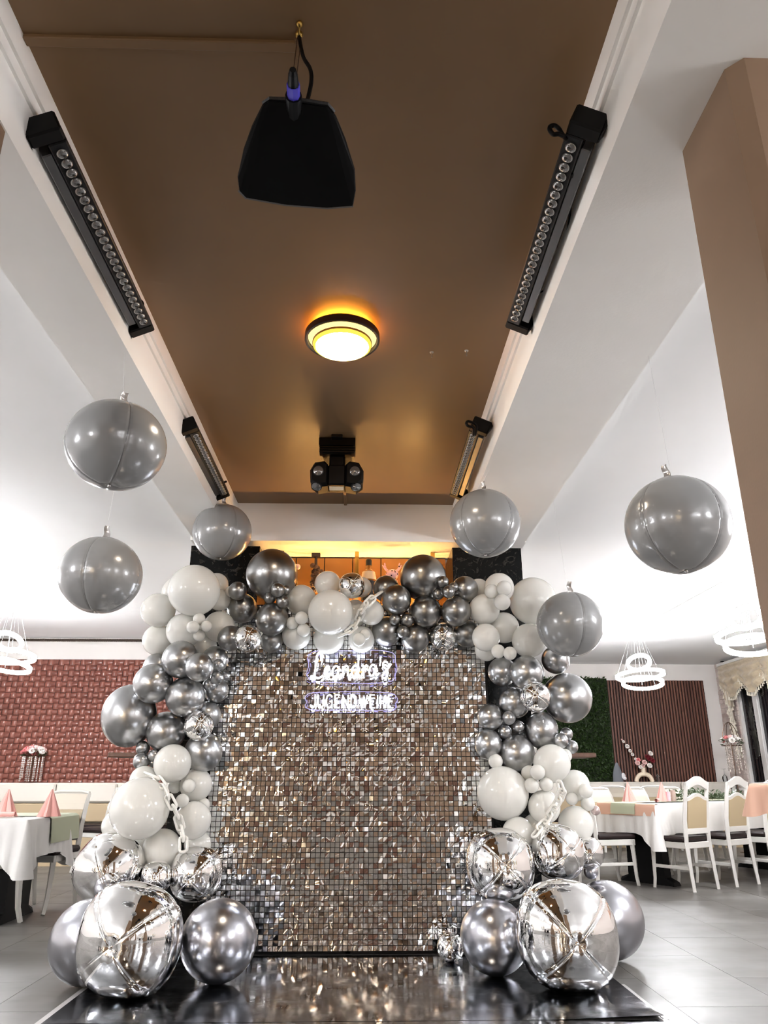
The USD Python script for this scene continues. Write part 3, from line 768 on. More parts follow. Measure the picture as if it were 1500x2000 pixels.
# ================================================================ SHIMMER WALL
SW0, SW1, SY, TP = -0.985, 0.815, 5.12, 0.03
sw = thing('shimmer_wall', 'large silver sequin shimmer backdrop wall behind the balloon arch', 'shimmer wall')
rn = np.random.default_rng(11)
def tile(cx, cz):
    n = 3
    u = np.linspace(-1, 1, n)
    h = 0.0132
    w = 1.0 if rn.random() < 0.35 else 0.3
    a, b = rn.normal(0, 0.045), rn.normal(-0.005, 0.045)
    c1, c2, c3 = rn.normal(0, 0.0005) * w, rn.normal(0.0001, 0.0006) * w, rn.normal(0, 0.0004) * w
    X, Z = np.meshgrid(u, u, indexing='ij')
    Y = -(X * h * a + Z * h * b + c1 * X * X + c2 * Z * Z + c3 * X * Z) - 0.004
    P = np.stack([cx + X * h, SY + Y, cz + Z * h], -1)
    return grid(P)
nt = 0
for pi in range(6):
    for pj in range(7):
        x0, z0 = SW0 + pi * 0.3, 0.02 + pj * 0.3
        bars = [box(x0 + 0.001, x0 + 0.299, SY + 0.003, SY + 0.007, z0 + 0.001, z0 + 0.299)]
        pn = part('panel', cat(bars), grid_plastic, sw)
        rest_t = []
        for i in range(10):
            for j in range(10):
                cxm, czm = x0 + (i + 0.5) * TP, z0 + (j + 0.5) * TP
                t = tile(cxm, czm)
                if pj == 5 and 4 <= j <= 9 and nt < 300 and 1.64 < czm < 1.80:
                    part('mirror_tile', t, mirror, pn, smooth=True)
                    nt += 1
                else:
                    rest_t.append(t)
        part('mirror_tiles', cat(rest_t), mirror, pn, smooth=True, kind='stuff')
for x in (SW0 - 0.0, (SW0 + SW1) / 2, SW1):
    part('frame_post', box(x - 0.015, x + 0.015, SY + 0.012, SY + 0.042, 0.0, 2.14), black_metal, sw)
for z in (0.005, 1.05, 2.10):
    part('frame_rail', box(SW0, SW1, SY + 0.012, SY + 0.042, z, z + 0.03), black_metal, sw)

# mirror floor sheets
g1 = [at_z(1298, 1992, 0), at_z(1185, 1893, 0), at_z(300, 1925, 0), at_z(84, 1998, 0)]
ml, mr_, mf = g1[3][0], g1[0][0], g1[0][1]
def sheet(name, x0, x1, y0, y1, z, label, seed, curl):
    n, m_ = 40, 30
    P = np.zeros((n, m_, 3))
    for i in range(n):
        for j in range(m_):
            x = x0 + (x1 - x0) * i / (n - 1); y = y0 + (y1 - y0) * j / (m_ - 1)
            w = 0.0012 * meshkit.noise(np.array([[x * 6 + seed, y * 6, 0.3]]))[0]
            e = max(0, 1 - (j / (m_ - 1)) * 9) * max(0, i / (n - 1) - 0.82) * curl
            P[i, j] = (x, y, z + 0.0022 + w + e)
    top = grid(P)
    bot = grid(P - np.array([0, 0, 0.0018])); bot.invert()
    return top, bot
t1, b1 = sheet('a', ml, mr_, mf, 5.10, 0.001, '', 0, 0.08)
s1_ = thing('mirror_floor_sheet', 'dark mirror floor sheet lying in front of the shimmer wall', 'floor sheet')
part('sheet_face', t1, mat_foil, s1_, smooth=True)
part('sheet_back', b1, mat_foil, s1_, smooth=True)
part('edge_tape', box(ml - 0.03, ml, mf, 4.6, 0, 0.002), tape, s1_, label='pale tape along the left edge')
part('edge_tape', box(mr_, mr_ + 0.02, mf, 4.4, 0, 0.002), tape, s1_, label='pale tape along the right edge')
t2, b2 = sheet('b', ml - 0.01, mr_ + 0.01, mf - 1.2, mf - 0.004, 0.0, '', 4, 0)
s2_ = thing('mirror_floor_sheet', 'second mirror floor sheet just entering at the bottom edge', 'floor sheet')
part('sheet_face', t2, mat_foil, s2_, smooth=True)
part('sheet_back', b2, mat_foil, s2_, smooth=True)

# ================================================================ NEON SIGNS
GL = {'J': [[(0.5, 1), (.5, .3), (.42, .08), (.25, 0), (.08, .06), (0, .22)]], 'U': [[(0, 1), (0, .3), (.08, .08), (.3, 0), (.52, .08), (.6, .3), (.6, 1)]],
      'G': [[(.6, .82), (.5, .95), (.3, 1), (.1, .92), (0, .7), (0, .3), (.1, .08), (.3, 0), (.5, .06), (.6, .22), (.6, .48), (.35, .48)]],
      'E': [[(.5, 1), (0, 1), (0, 0), (.5, 0)], [(0, .5), (.42, .5)]], 'N': [[(0, 0), (0, 1), (.6, 0), (.6, 1)]],
      'D': [[(0, 0), (0, 1), (.28, 1), (.5, .85), (.58, .5), (.5, .15), (.28, 0), (0, 0)]], 'W': [[(0, 1), (.22, 0), (.43, .8), (.64, 0), (.86, 1)]],
      'I': [[(0, 0), (0, 1)]], 'H': [[(0, 0), (0, 1)], [(.55, 0), (.55, 1)], [(0, .5), (.55, .5)]]}
def sign_plate(t, x0, x1, z0, z1, seed):
    out = []
    for s in np.linspace(0, 1, 40, endpoint=False):
        a = 2 * PI * s
        cx_, cz_ = (x0 + x1) / 2, (z0 + z1) / 2
        ca, sa = math.cos(a), math.sin(a)
        q = (abs(ca) ** 6 + abs(sa) ** 6) ** (-1 / 6)
        w = 1 + 0.02 * math.sin(seed + 7 * a)
        out.append((cx_ + (x1 - x0) / 2 * ca * q * w, cz_ + (z1 - z0) / 2 * sa * q * (1 + 0.03 * math.sin(seed + 5 * a))))
    m = prism(out, 0.004)
    m = axes_apply(m, (0, SY - 0.075, 0), [(1, 0, 0), (0, 0, 1), (0, -1, 0)])
    part('acrylic_plate', m, acrylic, t)
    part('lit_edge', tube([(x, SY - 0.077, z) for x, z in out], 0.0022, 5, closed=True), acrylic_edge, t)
    for sx in (0.06, 0.94):
        for sz in (0.3, 0.7):
            x, z = x0 + (x1 - x0) * sx, z0 + (z1 - z0) * sz
            part('standoff', tube([(x, SY - 0.074, z), (x, SY - 0.001, z)], 0.006, 8), steel, t)
ns = thing('neon_sign', 'white neon capital-letter word sign on the shimmer wall under the name', 'neon sign')
pa, pb = at(606, 1382, SY - 0.085), at(768, 1382, SY - 0.085)
hgt = at(606, 1357, SY - 0.085)[2] - pa[2]
sign_plate(ns, at(597, 1370, SY - 0.08)[0], at(775, 1370, SY - 0.08)[0], at(600, 1387, SY - 0.08)[2], at(600, 1351, SY - 0.08)[2], 0.5)
word = 'JUGENDWEIHE'
wid = {'J': .5, 'U': .6, 'G': .6, 'E': .5, 'N': .6, 'D': .58, 'W': .86, 'I': .0, 'H': .55}
tot = sum(wid[c] for c in word) + 0.32 * (len(word) - 1)
kx = (pb[0] - pa[0]) / tot
x = pa[0]
for c in word:
    ms_ = []
    for stv in GL[c]:
        pts = [(x + u * kx, SY - 0.085, pa[2] + v * hgt) for u, v in stv]
        fine = []
        for a, b in zip(pts[:-1], pts[1:]):
            fine += [np.array(a) + (np.array(b) - np.array(a)) * t for t in (0, 0.33, 0.66)]
        fine.append(np.array(pts[-1]))
        ms_.append(tube(fine, 0.0045, 6))
    part('letter', cat(ms_), neon, ns)
    x += (wid[c] + 0.32) * kx
# script name in one flowing hand; units: x-height 1
SC = [
 [(1.05, 1.55), (1.08, 2.0), (0.82, 2.3), (0.56, 1.95), (0.46, 1.2), (0.38, 0.45), (0.22, 0.0), (0.0, -0.08), (-0.02, 0.14), (0.3, 0.14), (0.8, -0.06), (1.35, 0.2)],          # L
 [(1.55, 0.45), (1.95, 0.65), (2.0, 0.95), (1.75, 1.0), (1.5, 0.6), (1.6, 0.12), (1.95, 0.05), (2.25, 0.35)],                                                        # e
 [(3.1, 0.85), (2.8, 1.02), (2.45, 0.75), (2.4, 0.25), (2.7, 0.0), (3.05, 0.4), (3.12, 0.95), (3.1, 0.3), (3.25, 0.05), (3.45, 0.3)],                                # a
 [(3.6, 0.95), (3.6, 0.05), (3.65, 0.6), (3.95, 1.0), (4.2, 0.8), (4.2, 0.2), (4.35, 0.02), (4.55, 0.3)],                                                            # n
 [(5.3, 0.85), (5.0, 1.0), (4.68, 0.72), (4.65, 0.25), (4.9, 0.0), (5.2, 0.3), (5.35, 1.2), (5.4, 1.95), (5.35, 0.9), (5.4, 0.15), (5.6, 0.1)],                      # d
 [(5.8, 0.9), (5.95, 0.95), (5.95, 0.05), (6.0, 0.6), (6.25, 0.98), (6.5, 0.85)],                                                                                    # r
 [(7.35, 0.85), (7.05, 1.02), (6.7, 0.75), (6.65, 0.25), (6.95, 0.0), (7.3, 0.4), (7.37, 0.95), (7.35, 0.3), (7.5, 0.02), (7.75, 0.25)],                              # a
 [(7.95, 1.75), (7.88, 1.4)],                                                                                                                                       # apostrophe
 [(8.75, 1.15), (8.45, 1.3), (8.2, 1.05), (8.35, 0.75), (8.7, 0.5), (8.75, 0.1), (8.45, -0.25), (8.15, -0.1), (8.3, 0.2), (8.85, 0.7), (9.15, 1.05)]]                # s
nn_ = thing('neon_sign', 'white neon handwritten name sign at the top of the shimmer wall', 'neon sign')
qa, qb = at(608, 1324, SY - 0.085), at(764, 1318, SY - 0.085)
ku = (qb[0] - qa[0]) / 9.15
kv = (at(608, 1275, SY - 0.085)[2] - qa[2]) / 2.3
sign_plate(nn_, at(601, 1310, SY - 0.08)[0], at(774, 1310, SY - 0.08)[0], at(601, 1334, SY - 0.08)[2], at(601, 1270, SY - 0.08)[2], 2.1)
for i, stv in enumerate(SC):
    pts = [(qa[0] + u * ku, SY - 0.086, qa[2] + v * kv + 0.002 * u) for u, v in stv]
    part('apostrophe' if i == 7 else 'letter', tube(spline(pts, 6), 0.006, 6), neon, nn_)

# ================================================================ BALLOONS
def latex_mesh():
    prof = []
    for t in np.linspace(0, PI, 40):
        z = -math.cos(t)
        r = math.sin(t)
        if z > 0:                       # a little pear-shaped towards the knot
            z = z * 1.06
            r = r * (1 - 0.06 * z * z)
        prof.append((max(r, 1e-4), z))
    return lathe(prof, 48)
lat_m = latex_mesh()
knot = cat([lathe([(0.0001, 1.03), (0.05, 1.05), (0.03, 1.09), (0.035, 1.11), (0.075, 1.16), (0.06, 1.165), (0.0001, 1.12)], 12)])
def latex(name, mat):
    t = thing(name, 'x', 'balloon')
    part('skin', lat_m, mat, t, smooth=True)
    part('knot', knot, mat, t, smooth=True)
    return t
def orb(ng, wr, nu=160, nv=80, sq=0.0, seed=0):
    """foil ball of ng gores, poles on z; seams are grooves with creases running out of them"""
    lon = np.linspace(0, 2 * PI, nu, endpoint=False)
    la = np.linspace(0.001, PI - 0.001, nv)
    rg = np.random.default_rng(seed)
    phs = rg.uniform(0, 6.28, ng * 2)
    P = np.zeros((nu, nv, 3))
    for i, a in enumerate(lon):
        g = a / (2 * PI) * ng
        k = int(round(g)) % ng
        d = abs(g - round(g)) * 2 * PI / ng
        side = 0 if g >= round(g) else 1
        for j, t in enumerate(la):
            s = math.sin(t)
            dd = d * s
            groove = math.exp(-(dd / 0.02) ** 2) * 0.02 * min(1, s * 2.5)
            band = math.exp(-(dd / 0.16) ** 2) * s * s
            cr = wr * band * (math.sin(38 * t + phs[k * 2 + side]) * 0.6 + math.sin(61 * t + 2 * phs[k * 2 + side] + 6 * dd) * 0.5 + 0.5 * math.sin(97 * t + phs[k]))
            bul = 0.035 * s * (1 - (1 - d * ng / PI) ** 2) if ng else 0
            pole = -0.05 * math.exp(-((min(t, PI - t)) / 0.12) ** 2)
            if sq:
                cq, sq_ = abs(math.cos(a + PI / 4)), abs(math.sin(a + PI / 4))
                box_ = 1 + ((cq ** 2.3 + sq_ ** 2.3) ** (-1 / 2.3) - 1) * s
            else:
                box_ = 1 + bul * 0.6
            r = (1 - groove + cr + pole) * box_
            P[i, j] = (r * s * math.cos(a), r * s * math.sin(a), -r * math.cos(t))
    m = grid(P, closed_u=True)
    return m
chrome_m = orb(4, 0.010, sq=1, seed=1)
chrome_m2 = orb(4, 0.022, 120, 60, seed=2)
grey_m = orb(4, 0.006, seed=4)
def chrome(name, mesh):
    t = thing(name, 'x', 'balloon')
    part('foil_skin', mesh, foil_chrome, t, smooth=True)
    part('seal_tab', cat([lathe([(0.0001, -0.95), (0.028, -0.955), (0.022, -0.99), (0.0001, -1.0)], 10), lathe([(0.0001, 1.0), (0.02, 0.99), (0.03, 0.95), (0.0001, 0.94)], 10)]), foil_chrome, t)
    return t
KIND = {'w': ('white_balloon', 'white'), 's': ('silver_balloon', 'chrome silver'), 'g': ('graphite_balloon', 'dark chrome'), 'l': ('lilac_silver_balloon', 'glossy lilac silver'),
        'c': ('chrome_foil_balloon', 'mirror chrome foil'), 'k': ('crinkled_foil_balloon', 'crinkled mirror foil'), 'p': ('pearl_balloon', 'pearly pink')}
PROTO = {'w': latex('white_balloon', latex_white), 's': latex('silver_balloon', latex_silver), 'g': latex('graphite_balloon', latex_dark),
         'l': latex('lilac_silver_balloon', latex_lilac), 'c': chrome('chrome_foil_balloon', chrome_m), 'k': chrome('crinkled_foil_balloon', chrome_m2), 'p': latex('pearl_balloon', pearl_pink)}
# clusters, back to front: (x, y, radius in pixels, kind[, height ratio])
CL = {}
CL['top left corner'] = [(345, 1155, 28, 'w'), (423, 1142, 23, 'w'), (429, 1172, 21, 'w'), (396, 1262, 27, 'w'), (309, 1250, 30, 'w'), (309, 1192, 33, 'w'), (428, 1224, 30, 'w'), (359, 1232, 34, 'w'), (379, 1153, 50, 'w'),
    (451, 1155, 11, 'w'), (389, 1209, 12, 'w'), (403, 1223, 11, 'w'), (389, 1241, 12, 'w'), (377, 1225, 12.5, 'w')]
CL['left column'] = [(307, 1303, 27, 's'), (404, 1397, 27, 's'), (422, 1348, 24, 's'), (420, 1288, 26, 's'), (252, 1398, 52, 's', 1.14), (397, 1469, 37, 's'), (353, 1288, 36, 's'), (299, 1335, 38, 's'), (324, 1429, 38, 's'), (362, 1361, 38, 's'),
    (389, 1303, 27.5, 's'), (388, 1417, 28, 'k'), (439, 1320, 11, 's'), (426, 1298, 11, 's'), (409, 1337, 12.5, 's'), (424, 1323, 13, 's'), (299, 1489, 9, 's'), (301, 1476, 12, 's'), (279, 1461, 13.5, 's'), (276, 1487, 16, 's')]
CL['lower left'] = [(275, 1658, 30, 'w'), (386, 1650, 26, 'w'), (226, 1612, 27, 'w'), (281, 1525, 28, 'w'), (316, 1658, 37, 'w'), (383, 1533, 31, 'w'), (397, 1572, 13, 'w'), (224, 1577, 14, 'w'), (377, 1602, 35, 'w'), (337, 1491, 36, 'w'), (273, 1579, 57, 'w'),
    (369, 1535, 13, 'w'), (342, 1536, 13, 'w'), (356, 1564, 13, 'w')]
CL['top bar left part'] = [(464, 1154, 18, 'g'), (450, 1247, 25, 'g'), (530, 1252, 22, 'g'), (473, 1188, 29, 'g'), (531, 1122, 50, 'g'), (531, 1209, 32, 'g'), (484, 1247, 26, 'k'), (557, 1152, 10, 'g'), (527, 1168, 12, 'g'), (542, 1152, 14, 'g'), (552, 1175, 12.7, 'g')]
CL['top bar middle'] = [(706, 1147, 20, 'w'), (640, 1141, 26, 'w'), (642, 1247, 30, 'w'), (706, 1249, 26, 'w'), (579, 1241, 28, 'w'), (588, 1172, 30, 'w'), (692, 1198, 27, 'w'), (725, 1196, 25, 'w'), (687, 1144, 25, 'c'), (645.5, 1196, 44, 'w'),
    (713, 1239, 11, 'w'), (701, 1249, 13, 'w'), (593, 1231, 13, 'w'), (571, 1217, 12.5, 'w'), (589, 1207, 13, 'w')]
CL['top bar right part'] = [(754, 1150, 26, 'g'), (912, 1238, 26, 'g'), (908, 1151, 26, 'g'), (755, 1233, 29, 'g'), (811, 1246, 28, 'g'), (826, 1128, 45, 'g'), (774, 1171, 29, 'g'), (891, 1194, 29, 'g'), (831, 1195, 31.5, 'g'), (866, 1243, 26.5, 'k'),
    (886, 1147, 10, 'g'), (856, 1160, 11.5, 'g'), (865, 1137, 12, 'g'), (876, 1156, 12.5, 'g'), (771, 1210, 11.5, 'g'), (787, 1234, 12.5, 'g'), (795, 1211, 13.5, 'g')]
CL['top right corner'] = [(935, 1150, 20, 'w'), (984, 1226, 30, 'w'), (950, 1268, 23, 'w'), (975, 1148, 29, 'w'), (946, 1190, 30, 'w'), (949, 1245, 27, 'w'), (1033, 1251, 33, 'w'), (1041, 1174, 46, 'w'),
    (960, 1155, 14, 'w'), (985, 1149, 15, 'w'), (981, 1176, 16, 'w'), (973, 1272, 13.5, 'w'), (996, 1276, 13, 'w')]
CL['right column'] = [(1085, 1289, 27, 's'), (981, 1312, 28, 's'), (1005, 1372, 30, 's'), (958, 1400, 25, 's'), (1108, 1363, 47.5, 's'), (1058, 1426, 32, 's', 1.12), (1029, 1314, 33, 's'), (954, 1454, 26.5, 's', 1.1), (1010, 1471, 34.5, 's'),
    (1046, 1361, 29, 'k'), (1013, 1420, 12, 's'), (994, 1402, 13, 's'), (986, 1429, 13, 's'), (1106, 1434, 12.5, 's'), (1116, 1459, 13, 's'), (1095, 1447, 14.5, 's')]
CL['lower right'] = [(968, 1487, 14, 'w'), (1104, 1476, 13, 'w'), (1033, 1510, 15, 'w'), (1050, 1622, 32, 'w'), (1012, 1628, 31, 'w'), (1063, 1576, 31, 'w'), (1123, 1534, 29, 'w'), (1125, 1610, 34, 'w'), (1078, 1491, 36, 'w'), (982, 1549, 50, 'w'),
    (1163, 1583, 9, 'p'), (1117, 1560, 12, 'w'), (1144, 1545, 13.5, 'w'), (1148, 1570, 13.5, 'w'), (1067, 1532, 13.5, 'w'), (1038, 1534, 14.3, 'w'), (1050, 1508, 14.5, 'w')]
CL['foot of the left column'] = [(175, 1840, 76, 'l'), (427, 1838, 74, 'l'), (305, 1713, 30, 'c'), (383, 1707, 50, 'c'), (213, 1696, 65, 'c'), (254, 1836, 103, 'c', 0.92)]
CL['foot of the right column'] = [(1186, 1798, 70, 'l'), (966, 1831, 67, 'l'), (1154, 1702, 14, 'l'), (880, 1852, 26, 'k'), (1149, 1666, 29, 'c'), (1090, 1664, 51, 'c'), (977, 1688, 66, 'c'), (1107, 1827, 100, 'c', 0.93)]
COLNAME = {'top left corner': "the arch's top left white cluster", 'left column': "the arch's left silver cluster", 'lower left': "the arch's lower left white cluster",
    'top bar left part': "the arch's top left dark cluster", 'top bar middle': "the arch's top middle white cluster", 'top bar right part': "the arch's top right dark cluster",
    'top right corner': "the arch's top right white cluster", 'right column': "the arch's right silver cluster", 'lower right': "the arch's lower right white cluster",
    'foot of the left column': "the arch's left foot", 'foot of the right column': "the arch's right foot"}
ORD = ['first', 'second', 'third', 'fourth', 'fifth', 'sixth', 'seventh', 'eighth', 'ninth', 'tenth', 'eleventh']
SPX = []
SPH = []            # solved spheres (centre, radius)
def size_word(r):
    return 'tiny' if r < 12 else 'small' if r < 20 else 'medium' if r < 40 else 'large' if r < 60 else 'giant'
FLOORED = {(175, 1840), (427, 1838), (254, 1836), (1186, 1798), (966, 1831), (880, 1852), (1107, 1827)}
order = ['top left corner', 'top right corner', 'top bar middle', 'top bar left part', 'top bar right part', 'left column', 'right column', 'lower left', 'lower right', 'foot of the left column', 'foot of the right column']
rb = random.Random(21)
for cname in order:
    lst = CL[cname]
    lab = {}
    for i, b in enumerate(lst):
        lab.setdefault((b[3], size_word(b[2])), []).append(i)
    names = {}
    for (kd, sw_), ids in lab.items():
        ids = sorted(ids, key=lambda i: (lst[i][1], lst[i][0]))
        for n_, i in enumerate(ids):
            base = f'{sw_} {KIND[kd][1]} balloon'
            if len(ids) == 1:
                names[i] = f'{base}, the only {sw_} one, in {COLNAME[cname]}' if len(lst) > 8 else f'{base} at {COLNAME[cname]}'
            elif len(ids) == 2:
                names[i] = f'{("upper", "lower")[n_]} {base} of two in {COLNAME[cname]}'
            else:
                names[i] = f'{base}, {ORD[n_]} from top in {COLNAME[cname]}'
    for i, b in enumerate(lst):
        x, y, r, kd = b[:4]
        q = b[4] if len(b) > 4 else 1.0
        if (x, y) in FLOORED:
            lo, hi = 3.0, 7.0
            for _ in range(60):
                D = (lo + hi) / 2
                p = at(x, y, D)
                R = r * zc(p) / F
                # centre falls with distance; radius grows
                if p[2] > R * q:
                    lo = D
                else:
                    hi = D
            p = at(x, y, D); R = r * zc(p) / F
            p[2] = R * q + 0.004
        else:
            D = 4.98
            foot = cname.startswith('foot')
            while True:
                p = at(x, y, D)
                R = r * zc(p) / F
                ok = not (SW0 - R < p[0] < SW1 + R and p[1] + R > SY - 0.03)
                if ok:
                    for (c, R2) in SPH:
                        if np.linalg.norm(p - c) < (0.93 if foot else 0.9) * (R + R2):
                            ok = False
                            break
                if ok and (r < 20 or kd in 'ck'):
                    for (c, R2), (bx, by, br) in zip(SPH, SPX):
                        if math.hypot(bx - x, by - y) < 0.92 * (br + r) and np.linalg.norm(p - EYE) > np.linalg.norm(c - EYE) - 0.35 * R2:
                            ok = False
                            break
                if ok or D < 3.6:
                    break
                D -= 0.012
        SPH.append((p, R)); SPX.append((x, y, r))
        if kd in 'ck':
            ax = np.array([rb.uniform(-0.35, 0.35), 1.0, rb.uniform(-0.35, 0.25)])
            if (x, y) == (254, 1836): ax = np.array([0.12, 1, -0.02])
            if (x, y) == (1107, 1827): ax = np.array([0.02, 1, 0.0])
            if (x, y) == (213, 1696): ax = np.array([0.3, 0.75, -0.75])
            if (x, y) == (383, 1707): ax = np.array([0.05, 1, 0.1])
            fr = frame(ax, PI / 4 + rb.uniform(-0.25, 0.25) if r < 90 else (0.95 if x < 500 else 0.80))
            mt = M4(p, fr, (R, R, R) if q == 1 else (R * 1.0, R * (0.5 + q / 2), R * 0.92))
        else:
            ax = np.array([rb.uniform(-0.5, 0.5), 1.0, rb.uniform(-0.5, 0.5)])
            fr = frame(ax, rb.uniform(0, 6))
            sc_ = (R, R, R)
            if q != 1:
                fr = [np.array([1.0, 0, 0]), np.array([0, 0, -1.0]), np.array([0, 1.0, 0])]
                sc_ = (R, R * q, R)
            mt = M4(p, fr, sc_)
        place(PROTO[kd], FIRST, names[i], group=f'{KIND[kd][1]} balloons of the arch', mat=mt)

def front(x, y, default=4.7):
    """distance (along the ray, as depth Y) of the first balloon surface behind this pixel"""
    d = ray(x, y); d = d / np.linalg.norm(d)
    best = None
    for c, R in SPH:
        oc = EYE - c
        b = np.dot(oc, d); cc_ = np.dot(oc, oc) - R * R
        disc = b * b - cc_
        if disc > 0:
            t = -b - math.sqrt(disc)
            if best is None or t < best:
                best = t
    return default if best is None else EYE[1] + best * d[1]
# chains of little link balloons
def link(a, b, side, r=0.0085):
    a, b = np.asarray(a, float), np.asarray(b, float)
    d = b - a; L = np.linalg.norm(d); d /= L
    s = np.asarray(side, float); s -= d * np.dot(s, d); s /= np.linalg.norm(s)
    w = 0.021
    pts = []
    for t in np.linspace(0, 2 * PI, 22, endpoint=False):
        c, q = math.cos(t), math.sin(t)
        pts.append((a + b) / 2 + d * (np.sign(c) * (L / 2 - 0.004) + 0.016 * c) + s * w * q)
    return tube(np.array(pts), r, 8, closed=True)
def chain(path, label, n):
    t = thing('balloon_chain', label, 'balloon chain')
    path = spline(path, 8)
    seg = np.concatenate([[0], np.cumsum(np.linalg.norm(np.diff(path, axis=0), axis=1))])
    pts = [np.array([np.interp(s, seg, path[:, k]) for k in (0, 1)]) for s in np.linspace(0, seg[-1], n + 1)]
    P3 = []
    for p in pts:
        D = min(front(p[0] + dx, p[1] + dy) for dx, dy in ((0, 0), (6, 0), (-6, 0), (0, 6)))
        P3.append(D)
    P3 = np.convolve(np.pad(P3, 1, mode='edge'), [0.25, 0.5, 0.25], 'valid')
    P3 = [at(p[0], p[1], D - 0.022) for p, D in zip(pts, P3)]
    for i in range(n):
        a, b = P3[i], P3[i + 1]
        side = np.array([1.0, 0, 0]) if i % 2 else np.array([0.45, -0.9, 0])
        part('link', link(a, b, side), chain_m, t, smooth=True)
chain([(287, 1511), (303, 1517), (316, 1530), (325, 1550), (336, 1570), (345, 1590), (353, 1615), (358, 1640), (358, 1660)], 'white chain of link balloons hanging in the lower left white cluster', 8)
chain([(1092, 1529), (1098, 1545), (1093, 1560), (1083, 1577), (1074, 1592), (1066, 1605), (1054, 1618), (1044, 1632)], 'white chain of link balloons hanging in the lower right white cluster', 7)
chain([(742, 1158), (728, 1168), (714, 1183), (703, 1200), (697, 1217), (684, 1232), (664, 1242)], "white chain of link balloons in the middle of the arch's top", 7)

# hanging grey foil balls
def grey_ball(name='hanging_foil_balloon'):
    t = thing(name, 'x', 'foil balloon')
    part('foil_skin', grey_m, foil_grey, t, smooth=True)
    part('bottom_nub', lathe([(0.0001, -0.94), (0.03, -0.96), (0.035, -1.0), (0.0001, -1.01)], 10), foil_tail, t, smooth=True)
    for k in range(4):
        a = 2 * PI * k / 4
        pts = [(0.985 * math.sin(t_) * math.cos(a), 0.985 * math.sin(t_) * math.sin(a), 0.985 * math.cos(t_)) for t_ in np.linspace(0.08, PI - 0.08, 60)]
        part('seam', tube(pts, 0.0032, 5), pm_seam, t, smooth=True)
    tp = np.array([[(w * (0.095 - 0.005 * i) + 0.02 * math.sin(i * 0.9), 0.03 * math.sin(i * 1.2) + w * w * 0.03, 0.95 + 0.055 * i) for w in (-1, -0.5, 0, 0.5, 1)] for i in range(8)])
    tp = tp[:, :, [1, 0, 2]]
    a = grid(tp); b = grid(tp + np.array([0.012, 0, 0])); a.invert()
    part('filler_tail', cat([a, b]), foil_tail, t, smooth=True)
    return t
pm_seam = pm('foil_seam', (0.16, 0.16, 0.165), 0.3, 0.4)
gb0 = grey_ball()
HB = [(227, 870, 94, 0.93, 'left', 'large grey foil ball highest on the left below the beam', 11), (197, 1123, 77, 0.97, 'left', 'grey foil ball lowest on the left above the table', -24), (434, 1039, 56, 0.99, 'left', "small grey foil ball before the left marble pillar", 27),
      (947, 1022, 67, 1.0, 'right', 'grey foil ball before the right marble pillar', -41), (1323, 1025, 97, 0.99, 'right', 'large grey foil ball at the far right next to the pillar', -37), (1113, 1219, 63, 1.0, 'right', "grey foil ball beside the arch's top right corner", 25)]
for (x, y, r, q, side, lab, spin) in HB:
    D = 0.40 / 2 * F / r
    d = ray(x, y)
    p = EYE + d * D            # d has unit component along the view axis
    R = 0.20
    fr = frame((rb.uniform(-0.06, 0.06), rb.uniform(-0.06, 0.06), 1), math.atan2(-p[1], -p[0]) + PI / 2 + math.radians(spin))
    place(gb0, FIRST, lab, group='grey foil balls hanging from the beams', mat=M4(p, fr, (R, R, R * q)))
    if lab.startswith('large grey foil ball highest'):
        pass
    topz = p[2] + R * 1.28
    xb = min(max(p[0], XL0 + 0.02), XL1 - 0.02) if side == 'left' else min(max(p[0], XR0 + 0.02), XR1 - 0.02)
    solo('hanging_thread', tube([(p[0], p[1], topz), (xb, p[1], ZU)], 0.0006, 4), thread_m, 'clear nylon thread holding the ' + lab.split(' ball')[0] + ' ball ' + ' '.join(lab.split(' ball ')[1].split()[:5]), 'thread')

